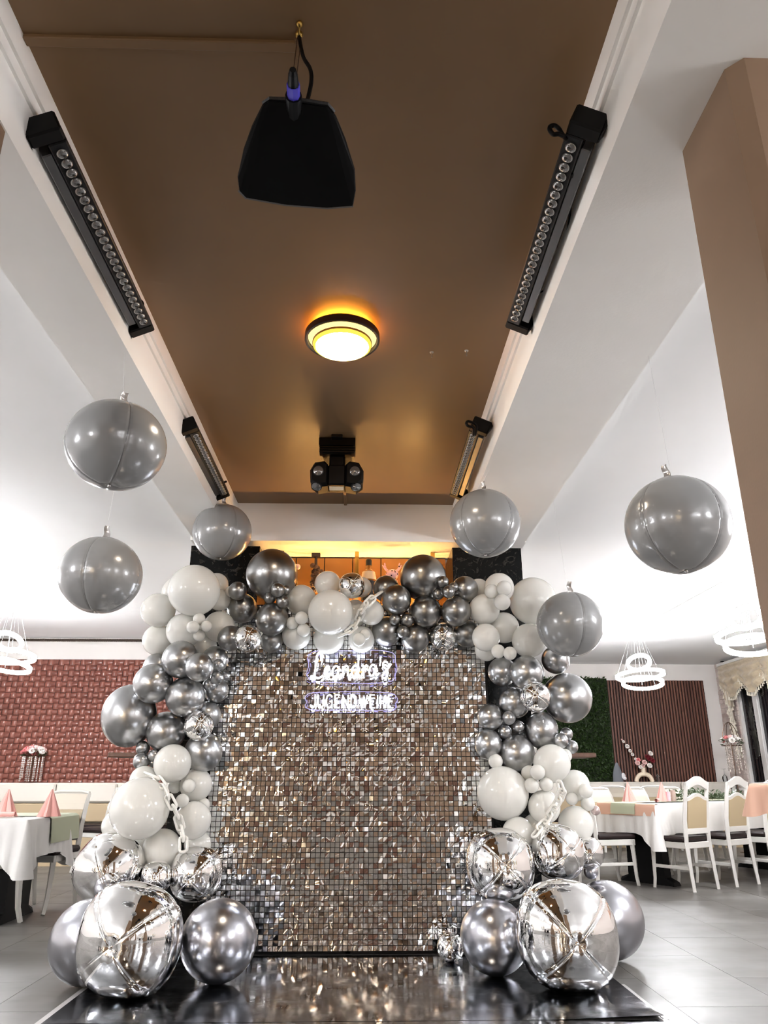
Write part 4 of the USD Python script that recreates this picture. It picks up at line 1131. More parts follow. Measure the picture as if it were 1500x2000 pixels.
# ================================================================ FURNITURE
def chair_tall():
    t = thing('tall_dining_chair', 'x', 'chair')
    for s in (-1, 1):
        part('leg', tube([(s * 0.185, 0.185, 0.41), (s * 0.187, 0.195, 0.25), (s * 0.19, 0.20, 0.08), (s * 0.19, 0.215, 0.0)], [0.026, 0.023, 0.019, 0.018], 4), chair_white, t)
        part('leg', tube([(s * 0.19, -0.22, 0.0), (s * 0.186, -0.205, 0.2), (s * 0.182, -0.19, 0.42), (s * 0.179, -0.2, 0.62), (s * 0.172, -0.235, 0.84), (s * 0.17, -0.255, 0.93)], [0.02, 0.022, 0.026, 0.025, 0.023, 0.021], 4), chair_white, t)
        part('stretcher', cbox(s * 0.182 - 0.009, s * 0.182 + 0.009, -0.20, 0.20, 0.18, 0.21, 0.003), chair_white, t)
    part('stretcher', cbox(-0.18, 0.18, -0.01, 0.01, 0.183, 0.207, 0.003), chair_white, t)
    part('seat_frame', cbox(-0.205, 0.205, -0.2, 0.215, 0.365, 0.42, 0.004), chair_white, t)
    part('seat_cushion', cbox(-0.215, 0.215, -0.19, 0.23, 0.42, 0.47, 0.018), seat_dark, t)
    rk = lambda z: -0.19 - 0.065 * max(0, (z - 0.5) / 0.43) ** 1.3
    def arch(z0, hgt, thick, w=0.185, wave=True):
        xs = np.linspace(-1, 1, 21)
        up, lo = [], []
        for u in xs:
            a = 0.5 + 0.5 * math.cos(PI * u)
            up.append((u * w, z0 + thick + hgt * a)); lo.append((u * w, z0 + hgt * 0.85 * a))
        poly = up + lo[::-1]
        m = prism(poly, 0.024)
        m = axes_apply(m, (0, 0, 0), [(1, 0, 0), (0, 0, 1), (0, -1, 0)])
        v = m.vertices.copy()
        v[:, 1] += [rk(z) + 0.012 for z in v[:, 2]]
        m.vertices = v
        return m
    part('crest_rail', arch(0.89, 0.055, 0.07), chair_white, t)
    part('arch_rail', arch(0.785, 0.045, 0.03, 0.165), chair_white, t)
    part('lower_rail', cbox(-0.165, 0.165, -0.208, -0.182, 0.49, 0.545, 0.004), chair_white, t)
    xs = np.linspace(-1, 1, 15)
    for yo, nm in ((-0.012, 'back_panel'), ):
        poly = [(-0.15, 0.54), (0.15, 0.54)] + [(u * 0.15, 0.79 + 0.038 * (0.5 + 0.5 * math.cos(PI * u))) for u in xs[::-1]]
        m = trimesh.creation.extrude_polygon(Polygon(poly), 0.028)
        m = axes_apply(m, (0, 0, 0), [(1, 0, 0), (0, 0, 1), (0, -1, 0)])
        v = m.vertices.copy(); v[:, 1] += [rk(z) + 0.014 for z in v[:, 2]]; m.vertices = v
        part(nm, m, chair_beige, t)
    return t
def chair_low():
    t = thing('low_dining_chair', 'x', 'chair')
    for s in (-1, 1):
        part('leg', tube([(s * 0.19, 0.18, 0.41), (s * 0.192, 0.19, 0.25), (s * 0.192, 0.205, 0.1), (s * 0.192, 0.235, 0.0)], [0.026, 0.024, 0.02, 0.018], 4), chair_white, t)
        part('leg', tube([(s * 0.18, -0.27, 0.0), (s * 0.183, -0.225, 0.2), (s * 0.185, -0.19, 0.43), (s * 0.183, -0.215, 0.62), (s * 0.178, -0.275, 0.80), (s * 0.172, -0.31, 0.872)], [0.018, 0.021, 0.025, 0.023, 0.02, 0.017], 4), chair_white, t)
    part('seat_frame', cbox(-0.21, 0.21, -0.2, 0.21, 0.365, 0.415, 0.004), chair_white, t)
    part('seat_cushion', cbox(-0.22, 0.22, -0.19, 0.225, 0.415, 0.465, 0.018), seat_dark, t)
    part('top_rail', tube([(-0.172, -0.31, 0.872), (-0.1, -0.316, 0.884), (0.1, -0.316, 0.884), (0.172, -0.31, 0.872)], 0.016, 6), chair_white, t)
    part('lower_rail', cbox(-0.18, 0.18, -0.215, -0.19, 0.50, 0.535, 0.004), chair_white, t)
    def pan_(z0, z1, n=6):
        P = []
        for u in (-0.165, 0.165):
            pass
        zs = np.linspace(z0, z1, n)
        yy = np.interp(zs, [0.43, 0.62, 0.80, 0.872], [-0.19, -0.215, -0.275, -0.31])
        f = np.array([[(u, y + 0.012, z) for z, y in zip(zs, yy)] for u in np.linspace(-0.165, 0.165, 4)])
        b = f.copy(); b[:, :, 1] -= 0.024
        a = grid(f); c = grid(b); c.invert()
        return cat([a, c, box(-0.165, 0.165, yy[-1] - 0.012, yy[-1] + 0.012, z1 - 0.002, z1), box(-0.165, 0.165, yy[0] - 0.012, yy[0] + 0.012, z0, z0 + 0.002)])
    part('back_panel', pan_(0.53, 0.735), chair_beige, t, label='beige lower back panel')
    part('back_panel', pan_(0.74, 0.865), chair_beige_light, t, label='lighter upper back panel')
    return t
CT, CB = chair_tall(), chair_low()
def face(dx, dy):
    return math.atan2(-dx, dy)
def chair(src, x, y, dx, dy, label, group=None):
    place(src, FIRST, label, (x, y, 0), face(dx, dy), group)

def table(name, label, o, u, L, W, Hh, ped):
    """o: near left corner, u: direction of the long side; local x along u, y away"""
    rz = math.atan2(u[1], u[0])
    t = thing(name, label, 'table', (o[0], o[1], 0), rz)
    part('table_top', cbox(0.01, L - 0.01, 0.01, W - 0.01, Hh - 0.035, Hh - 0.004, 0.004), black, t)
    for px in ped:
        c = W / 2
        part('pedestal', hull([(px - 0.05, c - 0.22, 0.06), (px + 0.05, c - 0.22, 0.06), (px - 0.05, c + 0.22, 0.06), (px + 0.05, c + 0.22, 0.06),
                               (px - 0.04, c - 0.13, 0.4), (px + 0.04, c + 0.13, 0.4), (px - 0.04, c + 0.13, 0.4), (px + 0.04, c - 0.13, 0.4),
                               (px - 0.05, c - 0.2, Hh - 0.04), (px + 0.05, c + 0.2, Hh - 0.04), (px - 0.05, c + 0.2, Hh - 0.04), (px + 0.05, c - 0.2, Hh - 0.04)]), black, t)
        part('foot_bar', hull([(px - 0.055, c - 0.32, 0), (px + 0.055, c - 0.32, 0), (px - 0.055, c + 0.32, 0), (px + 0.055, c + 0.32, 0), (px - 0.045, c - 0.31, 0.035), (px + 0.045, c - 0.31, 0.035), (px - 0.045, c + 0.31, 0.035), (px + 0.045, c + 0.31, 0.035),
                               (px - 0.05, c - 0.18, 0.08), (px + 0.05, c - 0.18, 0.08), (px - 0.05, c + 0.18, 0.08), (px + 0.05, c + 0.18, 0.08)]), black, t)
    return rz
def drape(L, W, Hh, drop, corner=0.12, seed=0, wave=0.010):
    per = []
    n1, n2 = max(24, int(L * 40)), max(20, int(W * 40))
    e = 0.012
    edge = [((s, -e), (0, -1)) for s in np.linspace(0, L, n1)] + [((L + e * math.sin(a), -e * math.cos(a)), (math.sin(a), -math.cos(a))) for a in np.linspace(0.2, 1.37, 5)] + \
           [((L + e, s), (1, 0)) for s in np.linspace(0, W, n2)] + [((L + e * math.cos(a), W + e * math.sin(a)), (math.cos(a), math.sin(a))) for a in np.linspace(0.2, 1.37, 5)] + \
           [((s, W + e), (0, 1)) for s in np.linspace(L, 0, n1)] + [((-e * math.sin(a), W + e * math.cos(a)), (-math.sin(a), math.cos(a))) for a in np.linspace(0.2, 1.37, 5)] + \
           [((-e, s), (-1, 0)) for s in np.linspace(W, 0, n2)] + [((-e * math.cos(a), -e * math.sin(a)), (-math.cos(a), -math.sin(a))) for a in np.linspace(0.2, 1.37, 5)]
    cs = [(0, 0), (L, 0), (L, W), (0, W)]
    rows = 9
    P = np.zeros((len(edge), rows + 3, 3))
    cx_, cy_ = L / 2, W / 2
    for i, ((x, y), (nx_, ny_)) in enumerate(edge):
        dc = min(math.hypot(x - a, y - b) for a, b in cs)
        g = math.exp(-(dc / 0.11) ** 2)
        dr = drop + corner * g
        ph = seed + (x + y * 1.3) * 17
        P[i, 0] = (min(max(x, W / 2), L - W / 2), cy_, Hh + 0.002)
        P[i, 1] = (x - nx_ * 0.012, y - ny_ * 0.012, Hh + 0.002)
        P[i, 2] = (x - nx_ * 0.003, y - ny_ * 0.003, Hh - 0.001)
        for k in range(rows):
            t = (k + 1) / rows
            o = 0.004 + t * (0.016 + 0.05 * g) + wave * t * (math.sin(ph) + 0.5 * math.sin(2.3 * ph + 1)) * (1 - 0.4 * g) + 0.022 * t * math.cos(dc * 60) * math.exp(-(dc / 0.2) ** 2)
            P[i, k + 3] = (x + nx_ * o, y + ny_ * o, Hh - 0.004 - dr * t)
    return grid(P, closed_u=True)
def cloth_on(o, rz, L, W, Hh, drop, label, corner=0.12, seed=0):
    t = thing('tablecloth', label, 'tablecloth', (o[0], o[1], 0), rz)
    part('cloth', drape(L, W, Hh, drop, corner, seed), cloth, t, smooth=50)
    return t
def loc(o, rz, x, y, z=0):
    c, s = math.cos(rz), math.sin(rz)
    return np.array([o[0] + c * x - s * y, o[1] + s * x + c * y, z])

# ---- left table (runs to the left out of the picture)
HL = 0.71
oc = at_z(54, 1601, HL)                       # its near right corner
LL, WL = 2.2, 0.8
oL = (oc[0] - LL, oc[1])
rzL = table('dining_table', 'long dining table under a white cloth at the left edge', oL, (1, 0), LL, WL, HL, (LL - 0.2, 0.5))
cloth_on(oL, rzL, LL, WL, HL, 0.26, 'white tablecloth with hanging corner on the left table', 0.13, 1)
# sage runner across the right end of the left table
def strip(pts, w, th=0.0025):
    """cloth strip: pts is a polyline (x,z) in the local xz plane, width along y"""
    pts = np.asarray(pts, float)
    P = np.array([[(x, y, z) for x, z in pts] for y in np.linspace(-w / 2, w / 2, 8)])
    Q = P.copy()
    nrm = np.gradient(pts, axis=0); nrm = np.stack([-nrm[:, 1], nrm[:, 0]], 1); nrm /= np.linalg.norm(nrm, axis=1, keepdims=True)
    Q[:, :, 0] += nrm[:, 0] * th; Q[:, :, 2] += nrm[:, 1] * th
    a, b = grid(P), grid(Q); b.invert()
    return cat([a, b])
ra, rb_ = at_x(101, 1600, oc[0] + 0.02), at_x(152, 1595, oc[0] + 0.02)
rY = (ra[1] + rb_[1]) / 2
rw = abs(rb_[1] - ra[1]) + 0.03
t = thing('table_runner', 'sage green table runner hanging over the end of left table', 'table runner', (oc[0], rY, 0))
part('runner', strip([(-2.0, HL + 0.005), (-0.02, HL + 0.005), (0.0, HL + 0.003), (0.022, HL - 0.012), (0.032, HL - 0.08), (0.042, HL - 0.19)], rw), cloth_sage, t, smooth=40)
# pink napkin cones
def napkin():
    t = thing('folded_napkin', 'x', 'napkin')
    n, m_ = 48, 12
    P = np.zeros((n, m_, 3))
    for i in range(n):
        a = 2 * PI * i / n
        pl = 1 + 0.22 * (2 / PI) * math.asin(math.sin(a * 6))
        for j in range(m_):
            h = j / (m_ - 1)
            r = (0.072 * (1 - h) + 0.004) * pl
            P[i, j] = (r * math.cos(a), r * 0.7 * math.sin(a), h * 0.20)
    part('pleated_cone', grid(P, closed_u=True), napkin_pink, t, smooth=25)
    return t
def napkin_roll():
    t = thing('rolled_napkin', 'x', 'napkin')
    P = []
    for y in np.linspace(-0.085, 0.085, 6):
        P.append([((0.022 - 0.0009 * k) * math.cos(k * 0.5), y, 0.024 + (0.022 - 0.0009 * k) * math.sin(k * 0.5)) for k in range(20)])
    part('roll', grid(np.array(P)), napkin_pink, t, smooth=True)
    return t
NP, NR = napkin(), napkin_roll()
GP = 'pleated pink napkins standing on the tables'
def on_table(px, py, z):
    p = at_z(px, py, z + 0.004)
    return (p[0], p[1], z + 0.004)
pnp = at(96, 1590, oc[1] + 0.35)
place(NP, FIRST, 'pleated pink napkin standing near the right end of left table', (pnp[0], oc[1] + 0.35, HL + 0.006), 0.4, GP)
pnp = at(10, 1592, oc[1] + 0.35)
dup(NP, 'pleated pink napkin at the left edge of the photo', (pnp[0], oc[1] + 0.35, HL + 0.006), 0.1, GP)
pnp = at(6, 1594, oc[1] + 0.13)
place(NR, FIRST, 'rolled salmon pink napkin lying on the left table', (pnp[0], oc[1] + 0.13, HL + 0.006), PI / 2 + 0.05)
ct = thing('cutlery', 'silver fork and knife lying on the left table by the napkin', 'cutlery', (oc[0] - 0.22, oc[1] + 0.2, HL + 0.006), 0.15)
for k_, dy in enumerate((-0.02, 0.02)):
    part(('fork', 'knife')[k_], cat([cbox(-0.1, 0.05, dy - 0.004, dy + 0.004, 0, 0.004, 0.001), cbox(0.05, 0.1, dy - 0.010, dy + 0.010, 0, 0.003, 0.001)]), steel, ct)
# chairs at the left table
chair(CB, oc[0] - 0.17, oc[1] + 0.84, -0.15, -1, 'low beige chair behind the right end of left table', 'low chairs of the left table')
p_ = at_z(48, 1795, 0)
chair(CB, p_[0] - 0.26, p_[1] - 0.05, 0.93, 0.36, 'low white chair with curved leg at the left edge under the cloth', 'low chairs of the left table')
p_ = at_z(190, 1702, 0)
chair(CB, p_[0] + 0.02, p_[1], -0.45, -0.9, 'low beige chair standing between left table and the balloon column', 'low chairs of the left table')
chair(CB, oc[0] - 1.0, oc[1] + 1.0, 0.1, -1, 'low beige chair behind the left table outside the frame', 'low chairs of the left table')

# ---- right table, turned by about forty degrees
HR = 0.752
o = at_z(1277, 1571, HR); o = np.array([o[0], o[1]])
u = np.array([0.835, 0.55]); u /= np.linalg.norm(u); v = np.array([-u[1], u[0]])
LR, WR = 2.9, 0.68
rzR = table('dining_table', 'long dining table set for guests right of the balloon arch', o, u, LR, WR, HR, (0.26, 2.4))
cloth_on(o, rzR, LR, WR, HR, 0.27, 'white tablecloth with pointed hanging corner on the right table', 0.15, 5)
t = thing('peach_overlay', 'peach overlay cloth across the near end of right table', 'table overlay', (o[0], o[1], 0), rzR)
part('overlay', axes_apply(strip([(-0.03, HR - 0.11), (-0.024, HR - 0.03), (-0.016, HR - 0.004), (0.0, HR + 0.006), (0.05, HR + 0.006)][::-1], WR + 0.04), (0, WR / 2, 0), [(1, 0, 0), (0, 1, 0), (0, 0, 1)]), cloth_peach, t, smooth=40)
t = thing('table_runner', 'sage green table runner over the near end of right table', 'table runner', (o[0], o[1], 0), rzR)
part('runner', axes_apply(strip([(-0.042, HR - 0.10), (-0.034, HR - 0.03), (-0.022, HR + 0.001), (0.0, HR + 0.011), (0.5, HR + 0.011), (2.6, HR + 0.011)][::-1], 0.30), (0, WR / 2 + 0.02, 0), [(1, 0, 0), (0, 1, 0), (0, 0, 1)]), cloth_sage, t, smooth=40)
zt_ = HR + 0.006
for px, lab, x_, y_ in ((1229, 'pleated pink napkin at the near end of right table', 0.3, 0.5), (1296, 'pleated pink napkin farther along the right table beside the candles', 0.72, 0.34)):
    best = min(((abs(np.dot(np.array([*loc(o, rzR, xx, yy, HR)]) - EYE, R_) / zc(loc(o, rzR, xx, yy, HR)) * F + CX - px), xx) for xx in np.linspace(0.05, 2.2, 80) for yy in (y_,)))
    q = loc(o, rzR, best[1], y_, zt_)
    dup(NP, lab, q, 0.5, GP)
q = loc(o, rzR, 0.2, 0.1, zt_)
dup(NR, 'rolled salmon pink napkin at the near corner of right table', (q[0], q[1], zt_), rzR - PI / 2 + 0.5)
def candle(px, r, h, mat, lab):
    best = min(((abs(np.dot(loc(o, rzR, xx, 0.3, HR) - EYE, R_) / zc(loc(o, rzR, xx, 0.3, HR)) * F + CX - px), xx) for xx in np.linspace(0.05, 2.2, 120)))
    q = loc(o, rzR, best[1], 0.30, zt_)
    t = thing('pillar_candle', lab, 'candle', q)
    part('wax', lathe([(0, 0), (r, 0), (r, h), (r * 0.8, h - 0.003), (0, h - 0.006)], 24), mat, t, smooth=40)
    part('wick', tube([(0, 0, h - 0.006), (0.002, 0, h + 0.012)], 0.0015, 5), black, t)
candle(1306, 0.024, 0.10, candle_pink, 'pink pillar candle on the right table')
candle(1316, 0.026, 0.115, candle_taupe, 'taupe pillar candle on the right table beside the pink one')
# greenery garland
gx = []
rg = random.Random(9)
gt = thing('green_garland', 'dark green leaf garland lying along the middle of right table', 'garland', (o[0], o[1], zt_), rzR)
for k in range(420):
    x = rg.uniform(0.75, 2.4); y = 0.36 + rg.gauss(0, 0.055); z = abs(rg.gauss(0, 0.04)) + 0.05 * math.exp(-((x - 1.25) / 0.25) ** 2)
    s = rg.uniform(0.018, 0.036)
    P = np.array([(-1, 0, 0), (0, 0.45, 0.15), (1, 0, 0), (0, -0.45, 0.15)]) * s
    m = trimesh.Trimesh(P, [(0, 1, 2), (0, 2, 3)], process=False)
    gx.append(mv(m, (x, y, z + 0.01), rg.uniform(0, 6), rg.uniform(-1, 1), rg.uniform(-1, 1)))
part('leaves', cat(gx), leaf_m, gt, kind='stuff')
part('stem', tube(spline([(0.75, 0.36, 0.012), (1.2, 0.38, 0.03), (1.7, 0.34, 0.02), (2.4, 0.37, 0.012)], 6), 0.006, 6), leaf_m, gt)
def wineglass(h=0.2):
    t = thing('wine_glass', 'x', 'wine glass')
    part('foot', lathe([(0, 0.003), (0.034, 0.001), (0.034, 0.0), (0, 0)], 20), glass_m, t, smooth=True)
    part('stem', lathe([(0.008, 0.002), (0.0038, 0.02), (0.0038, 0.085), (0.010, 0.095)], 12), glass_m, t, smooth=True)
    part('bowl', lathe([(0.001, 0.09), (0.022, 0.10), (0.036, 0.13), (0.037, 0.16), (0.031, 0.20)], 24), glass_m, t, smooth=True)
    return t
WG = wineglass()
q = loc(o, rzR, 1.35, 0.5, zt_); place(WG, FIRST, 'wine glass on the right table behind the first tall chair', q, 0)
q = loc(o, rzR, 1.75, 0.2, zt_); dup(WG, 'wine glass on the right table before the second tall chair', q)
# tall chairs on the near side (backs to the camera)
r1, r2 = at_z(1357, 1743, 0), at_z(1404, 1737, 0)
GT = 'tall white chairs with arched backs at the right table'
fdir = v
def near_chair(px, py, label):
    r = at_z(px, py, 0)                      # left rear foot
    c = r[:2] + u * 0.19 + fdir * 0.22
    chair(CT, c[0], c[1], fdir[0], fdir[1], label, GT)
near_chair(1357, 1743, 'first tall white chair with beige back, nearest, at right table')
near_chair(1440, 1733, 'second tall white chair with beige back along the right table')
near_chair(1517, 1724, 'third tall white chair half cut by the right edge')
e_ = at_z(1185, 1722, 0)
chair(CT, e_[0] - 0.02, e_[1] - 0.16, 0.98, 0.18, "tall white chair with dark seat at the right table's near end", GT)
for k_, s_ in enumerate((0.55, 1.2, 1.9)):
    c = o + u * s_ + v * (WR + 0.16)
    chair(CB, c[0], c[1], -v[0], -v[1], ('low chair behind the right table at its near end', 'low chair behind the middle of right table', 'low chair behind the far end of right table')[k_], 'low chairs behind the right table')

# buffet table cut by the right edge
HB_ = 0.965
oB = at_z(1467, 1530, HB_) if False else at(1466, 1531, 6.6)
zB = oB[2]
tb = thing('buffet_table', 'high buffet table entering at the right edge', 'table', (oB[0], oB[1], 0), -0.75)
part('table_top', cbox(0.01, 1.5, 0.01, 0.6, zB - 0.03, zB - 0.004, 0.003), chair_white, tb)
for x_, y_ in ((0.5, 0.08), (1.42, 0.08), (1.42, 0.52), (0.5, 0.52)):
    part('leg', box(x_ - 0.025, x_ + 0.025, y_ - 0.025, y_ + 0.025, 0, zB - 0.03), chair_white, tb)
tb2 = thing('peach_tablecloth', 'peach and white cloth hanging over the high buffet table', 'tablecloth', (oB[0], oB[1], 0), -0.75)
part('cloth', drape(1.5, 0.61, zB, 0.2, 0.05, 3), cloth_peach, tb2, smooth=50)
part('white_top', box(0.0, 1.5, 0.0, 0.61, zB + 0.003, zB + 0.008), cloth, tb2)

# banquettes along the far walls
def banquette(x0, x1, yw, n, label, group=None):
    t = thing('banquette_bench', label, 'bench')
    part('seat_base', box(x0, x1, yw - 0.60, yw - 0.10, 0.0, 0.36), bench_beige, t)
    part('back_shell', cbox(x0, x1, yw - 0.14, yw - 0.05, 0.0, 0.905, 0.006), bench_white, t)
    w = (x1 - x0) / n
    for i in range(n):
        a, b = x0 + i * w, x0 + (i + 1) * w
        part('seat_cushion', cbox(a + 0.006, b - 0.006, yw - 0.62, yw - 0.14, 0.36, 0.46, 0.02), seat_dark, t)
        part('back_cushion', cbox(a + 0.006, b - 0.006, yw - 0.22, yw - 0.14, 0.70, 0.935, 0.02), bench_white, t)
        part('lower_back', cbox(a + 0.010, b - 0.010, yw - 0.20, yw - 0.14, 0.47, 0.69, 0.012), bench_beige, t)
    part('ledge', cbox(x0, x1, yw - 0.17, yw - 0.045, 0.905, 0.938, 0.004), bench_white, t)
banquette(-6.3, -1.6, YLW - 0.06, 6, 'long white upholstered wall bench below the woven panel')
banquette(1.5, 6.0, YRW - 0.10, 5, 'long white upholstered wall bench below slats and moss')
# low chairs before the banquette on the right and left, backs seen between the bench panels
for px, D_, lab in ((1205, 11.7, 'low chair before the right bench, seen left behind the first napkin'), (1287, 11.7, 'low chair before the right bench, seen behind the second napkin')):
    p = at(px, 1545, D_)
    chair(CB, p[0], D_, 0.5, 0.85, lab, 'low chairs before the right bench')
p = at(150, 1560, 9.3)

# ---- things on the bench ledges
def flower(r, mat_):
    n = []
    for ring, (k, tl, rr2) in enumerate(((7, 1.15, 1.0), (5, 0.7, 0.75), (3, 0.25, 0.5))):
        for i in range(k):
            a = 2 * PI * i / k + ring * 0.5
            pt = ball(r * 0.5 * rr2, (0, 0, 0), 1, (1, 0.35, 1))
            n.append(mv(pt, (r * 0.55 * rr2 * math.cos(a), r * 0.55 * rr2 * math.sin(a), r * 0.25 * ring), a + PI / 2, tl * 0.5))
    return cat(n)
def bead_stand(name, label, x, y, z, htop_, rflo, hflo, seed, narch=True):
    rg = random.Random(seed)
    t = thing(name, label, 'flower stand', (x, y, z))
    part('base_disc', lathe([(0, 0.008), (0.09, 0.006), (0.095, 0), (0, 0)], 24), wire_m, t, smooth=30)
    part('stem', tube([(0, 0, 0), (0, 0, hflo)], 0.006, 6), wire_m, t)
    part('hoop', tube([(rflo * 0.8 * math.cos(a), rflo * 0.8 * math.sin(a), hflo - 0.03) for a in np.linspace(0, 2 * PI, 24, endpoint=False)], 0.005, 5, closed=True), wire_m, t)
    if narch:
        for ph in (0, PI / 2):
            part('arch_wire', tube([(rflo * 0.7 * math.cos(a) * math.cos(ph), rflo * 0.7 * math.cos(a) * math.sin(ph), hflo + htop_ * math.sin(a)) for a in np.linspace(0, PI, 18)], 0.005, 5), wire_m, t)
    for k in range(13):
        a = 2 * PI * k / 13 + rg.uniform(-0.2, 0.2); rad = rflo * rg.choice((0.35, 0.7, 0.85))
        n = rg.randint(12, 19)
        bs = [ball(0.0095, (rad * math.cos(a), rad * math.sin(a), hflo - 0.04 - i * 0.022), 1) for i in range(n) if hflo - 0.04 - i * 0.022 > 0.015]
        part('bead_strand', cat(bs + [tube([(rad * math.cos(a), rad * math.sin(a), hflo - 0.03), (rad * math.cos(a), rad * math.sin(a), max(0.01, hflo - 0.04 - n * 0.022))], 0.0015, 4)]), crystal, t)
    for k in range(22):
        a = rg.uniform(0, 2 * PI); ph = rg.uniform(0.1, 1.3)
        rr2 = rflo * 0.95
        pos = (rr2 * math.sin(ph) * math.cos(a), rr2 * math.sin(ph) * math.sin(a), hflo + 0.55 * rr2 * math.cos(ph))
        m = axes_apply(flower(rg.uniform(0.04, 0.055), None), pos, frame((math.sin(ph) * math.cos(a), math.sin(ph) * math.sin(a), math.cos(ph)), rg.random()))
        part('rose', m, fl_pink if pos[0] < -0.02 and rg.random() < 0.7 else rg.choice((fl_white, fl_blush, fl_white)), t)
    lv = []
    for k in range(40):
        a = rg.uniform(0, 2 * PI)
        P = np.array([(-1, 0, 0), (0, 0.4, 0.1), (1, 0, 0), (0, -0.4, 0.1)]) * 0.035
        lv.append(mv(trimesh.Trimesh(P, [(0, 1, 2), (0, 2, 3)], process=False), (rflo * 0.9 * math.cos(a), rflo * 0.9 * math.sin(a), hflo + rg.uniform(-0.02, 0.06)), a, rg.uniform(-1, 1)))
    part('leaves', cat(lv), leaf_m, t, kind='stuff')
ZLED = 0.94
yy = YLW - 0.165
p = at(66, 1473, yy)
bead_stand('crystal_flower_stand', 'crystal bead flower stand before the woven panel on the left', p[0], yy, ZLED, 0.2, 0.15, p[2] - ZLED, 3, False)
p = at(1428, 1452, 11.5)
bead_stand('crystal_flower_stand', 'crystal bead flower stand with pink roses before the brick wall', p[0], 11.5, 0.0, 0.30, 0.17, p[2], 4, True)
yy = YRW - 0.205
# ring vase with flowers
p = at(1256, 1500, yy)
vs = thing('ring_vase', 'cream horseshoe-shaped vase standing on the right bench ledge', 'vase', (p[0], yy, ZLED))
part('horseshoe_body', tube(spline([(-0.13, 0, 0.0), (-0.115, 0, 0.05), (-0.07, 0, 0.10), (0, 0, 0.115), (0.07, 0, 0.10), (0.115, 0, 0.05), (0.13, 0, 0.0)], 6), [0.034] * 37, 14), vase_m, vs, smooth=50)
part('vase_neck', lathe([(0.045, 0.10), (0.036, 0.15), (0.034, 0.20), (0.038, 0.215), (0.030, 0.214), (0.026, 0.15)], 20), vase_m, vs, smooth=True)
fb = thing('flower_arrangement', 'white and burgundy flowers with long blossom branch in the ring vase', 'flowers', (p[0], yy, ZLED + 0.19))
br = [(0, 0, 0), (-0.06, 0, 0.08), (-0.14, 0.0, 0.20), (-0.22, 0.0, 0.34), (-0.31, 0, 0.47)]
part('branch', tube(spline(br, 5), 0.004, 5), wire_m, fb)
for k_, (t_, s_) in enumerate(((0.42, 0.03), (0.55, 0.035), (0.66, 0.036), (0.78, 0.045), (0.9, 0.028), (0.98, 0.018))):
    sp_ = spline(br, 20); q = sp_[int(t_ * (len(sp_) - 1))]
    part('blossom', axes_apply(flower(s_, None), q, frame((0.2, -1, 0.3), k_)), fl_white if k_ < 5 else fl_blush, fb)
for (x_, z_, s_, m_) in ((-0.10, 0.09, 0.05, fl_blush), (-0.07, 0.14, 0.045, fl_pink), (0.02, 0.10, 0.05, fl_blush), (0.10, 0.05, 0.052, fl_white), (0.13, 0.24, 0.05, fl_white), (-0.05, 0.03, 0.04, fl_white), (0.0, 0.05, 0.04, fl_blush), (0.11, 0.16, 0.06, fl_red), (0.16, 0.13, 0.055, fl_red), (0.08, 0.19, 0.045, fl_red)):
    part('blossom', axes_apply(flower(s_, None), (x_, RS.uniform(-0.05, 0.0), z_), frame((x_, -0.6, 0.4), x_ * 9)), m_, fb)
    part('stem', tube([(0, 0, 0), (x_ * 0.5, -0.01, z_ * 0.6), (x_, -0.02, z_)], 0.003, 4), leaf_m, fb)
# grey folded cloth gnome-like cone, glasses upside down
p = at(1206, 1510, yy)
gc = thing('grey_cloth_cone', 'grey pointed cloth figure on the right bench ledge left of the vase', 'decoration', (p[0], yy, ZLED))
part('cone', mv(lathe([(0.0, 0), (0.085, 0.0), (0.08, 0.10), (0.055, 0.2), (0.02, 0.285), (0.0, 0.30)], 14), s=(1, 0.5, 1)), grey_cloth, gc, smooth=40)
part('side_scarf', cat([ball(0.035, (0.085, -0.02, 0.09), 2, (1, 0.6, 1.3)), ball(0.028, (0.105, -0.02, 0.05), 2)]), pm('scarf_white', (0.7, 0.68, 0.7), 0.7), gc, smooth=True)
def ledge_glass(px, lab):
    p = at(px, 1520, yy)
    pth = thing('upturned_glass', lab, 'wine glass', (p[0], yy + 0.02, ZLED), group=None)
    part('bowl', lathe([(0.034, 0.0), (0.040, 0.04), (0.036, 0.08), (0.010, 0.11)], 20), glass_m, pth, smooth=True)
    part('stem', lathe([(0.010, 0.11), (0.004, 0.12), (0.004, 0.18), (0.010, 0.19)], 10), glass_m, pth, smooth=True)
    part('foot', lathe([(0.010, 0.19), (0.036, 0.194), (0.036, 0.197), (0, 0.197)], 20), glass_m, pth, smooth=True)
ledge_glass(1286, 'upturned wine glass on the bench ledge right of the vase')
ledge_glass(1417, 'upturned wine glass on the bench ledge before the bead stand')


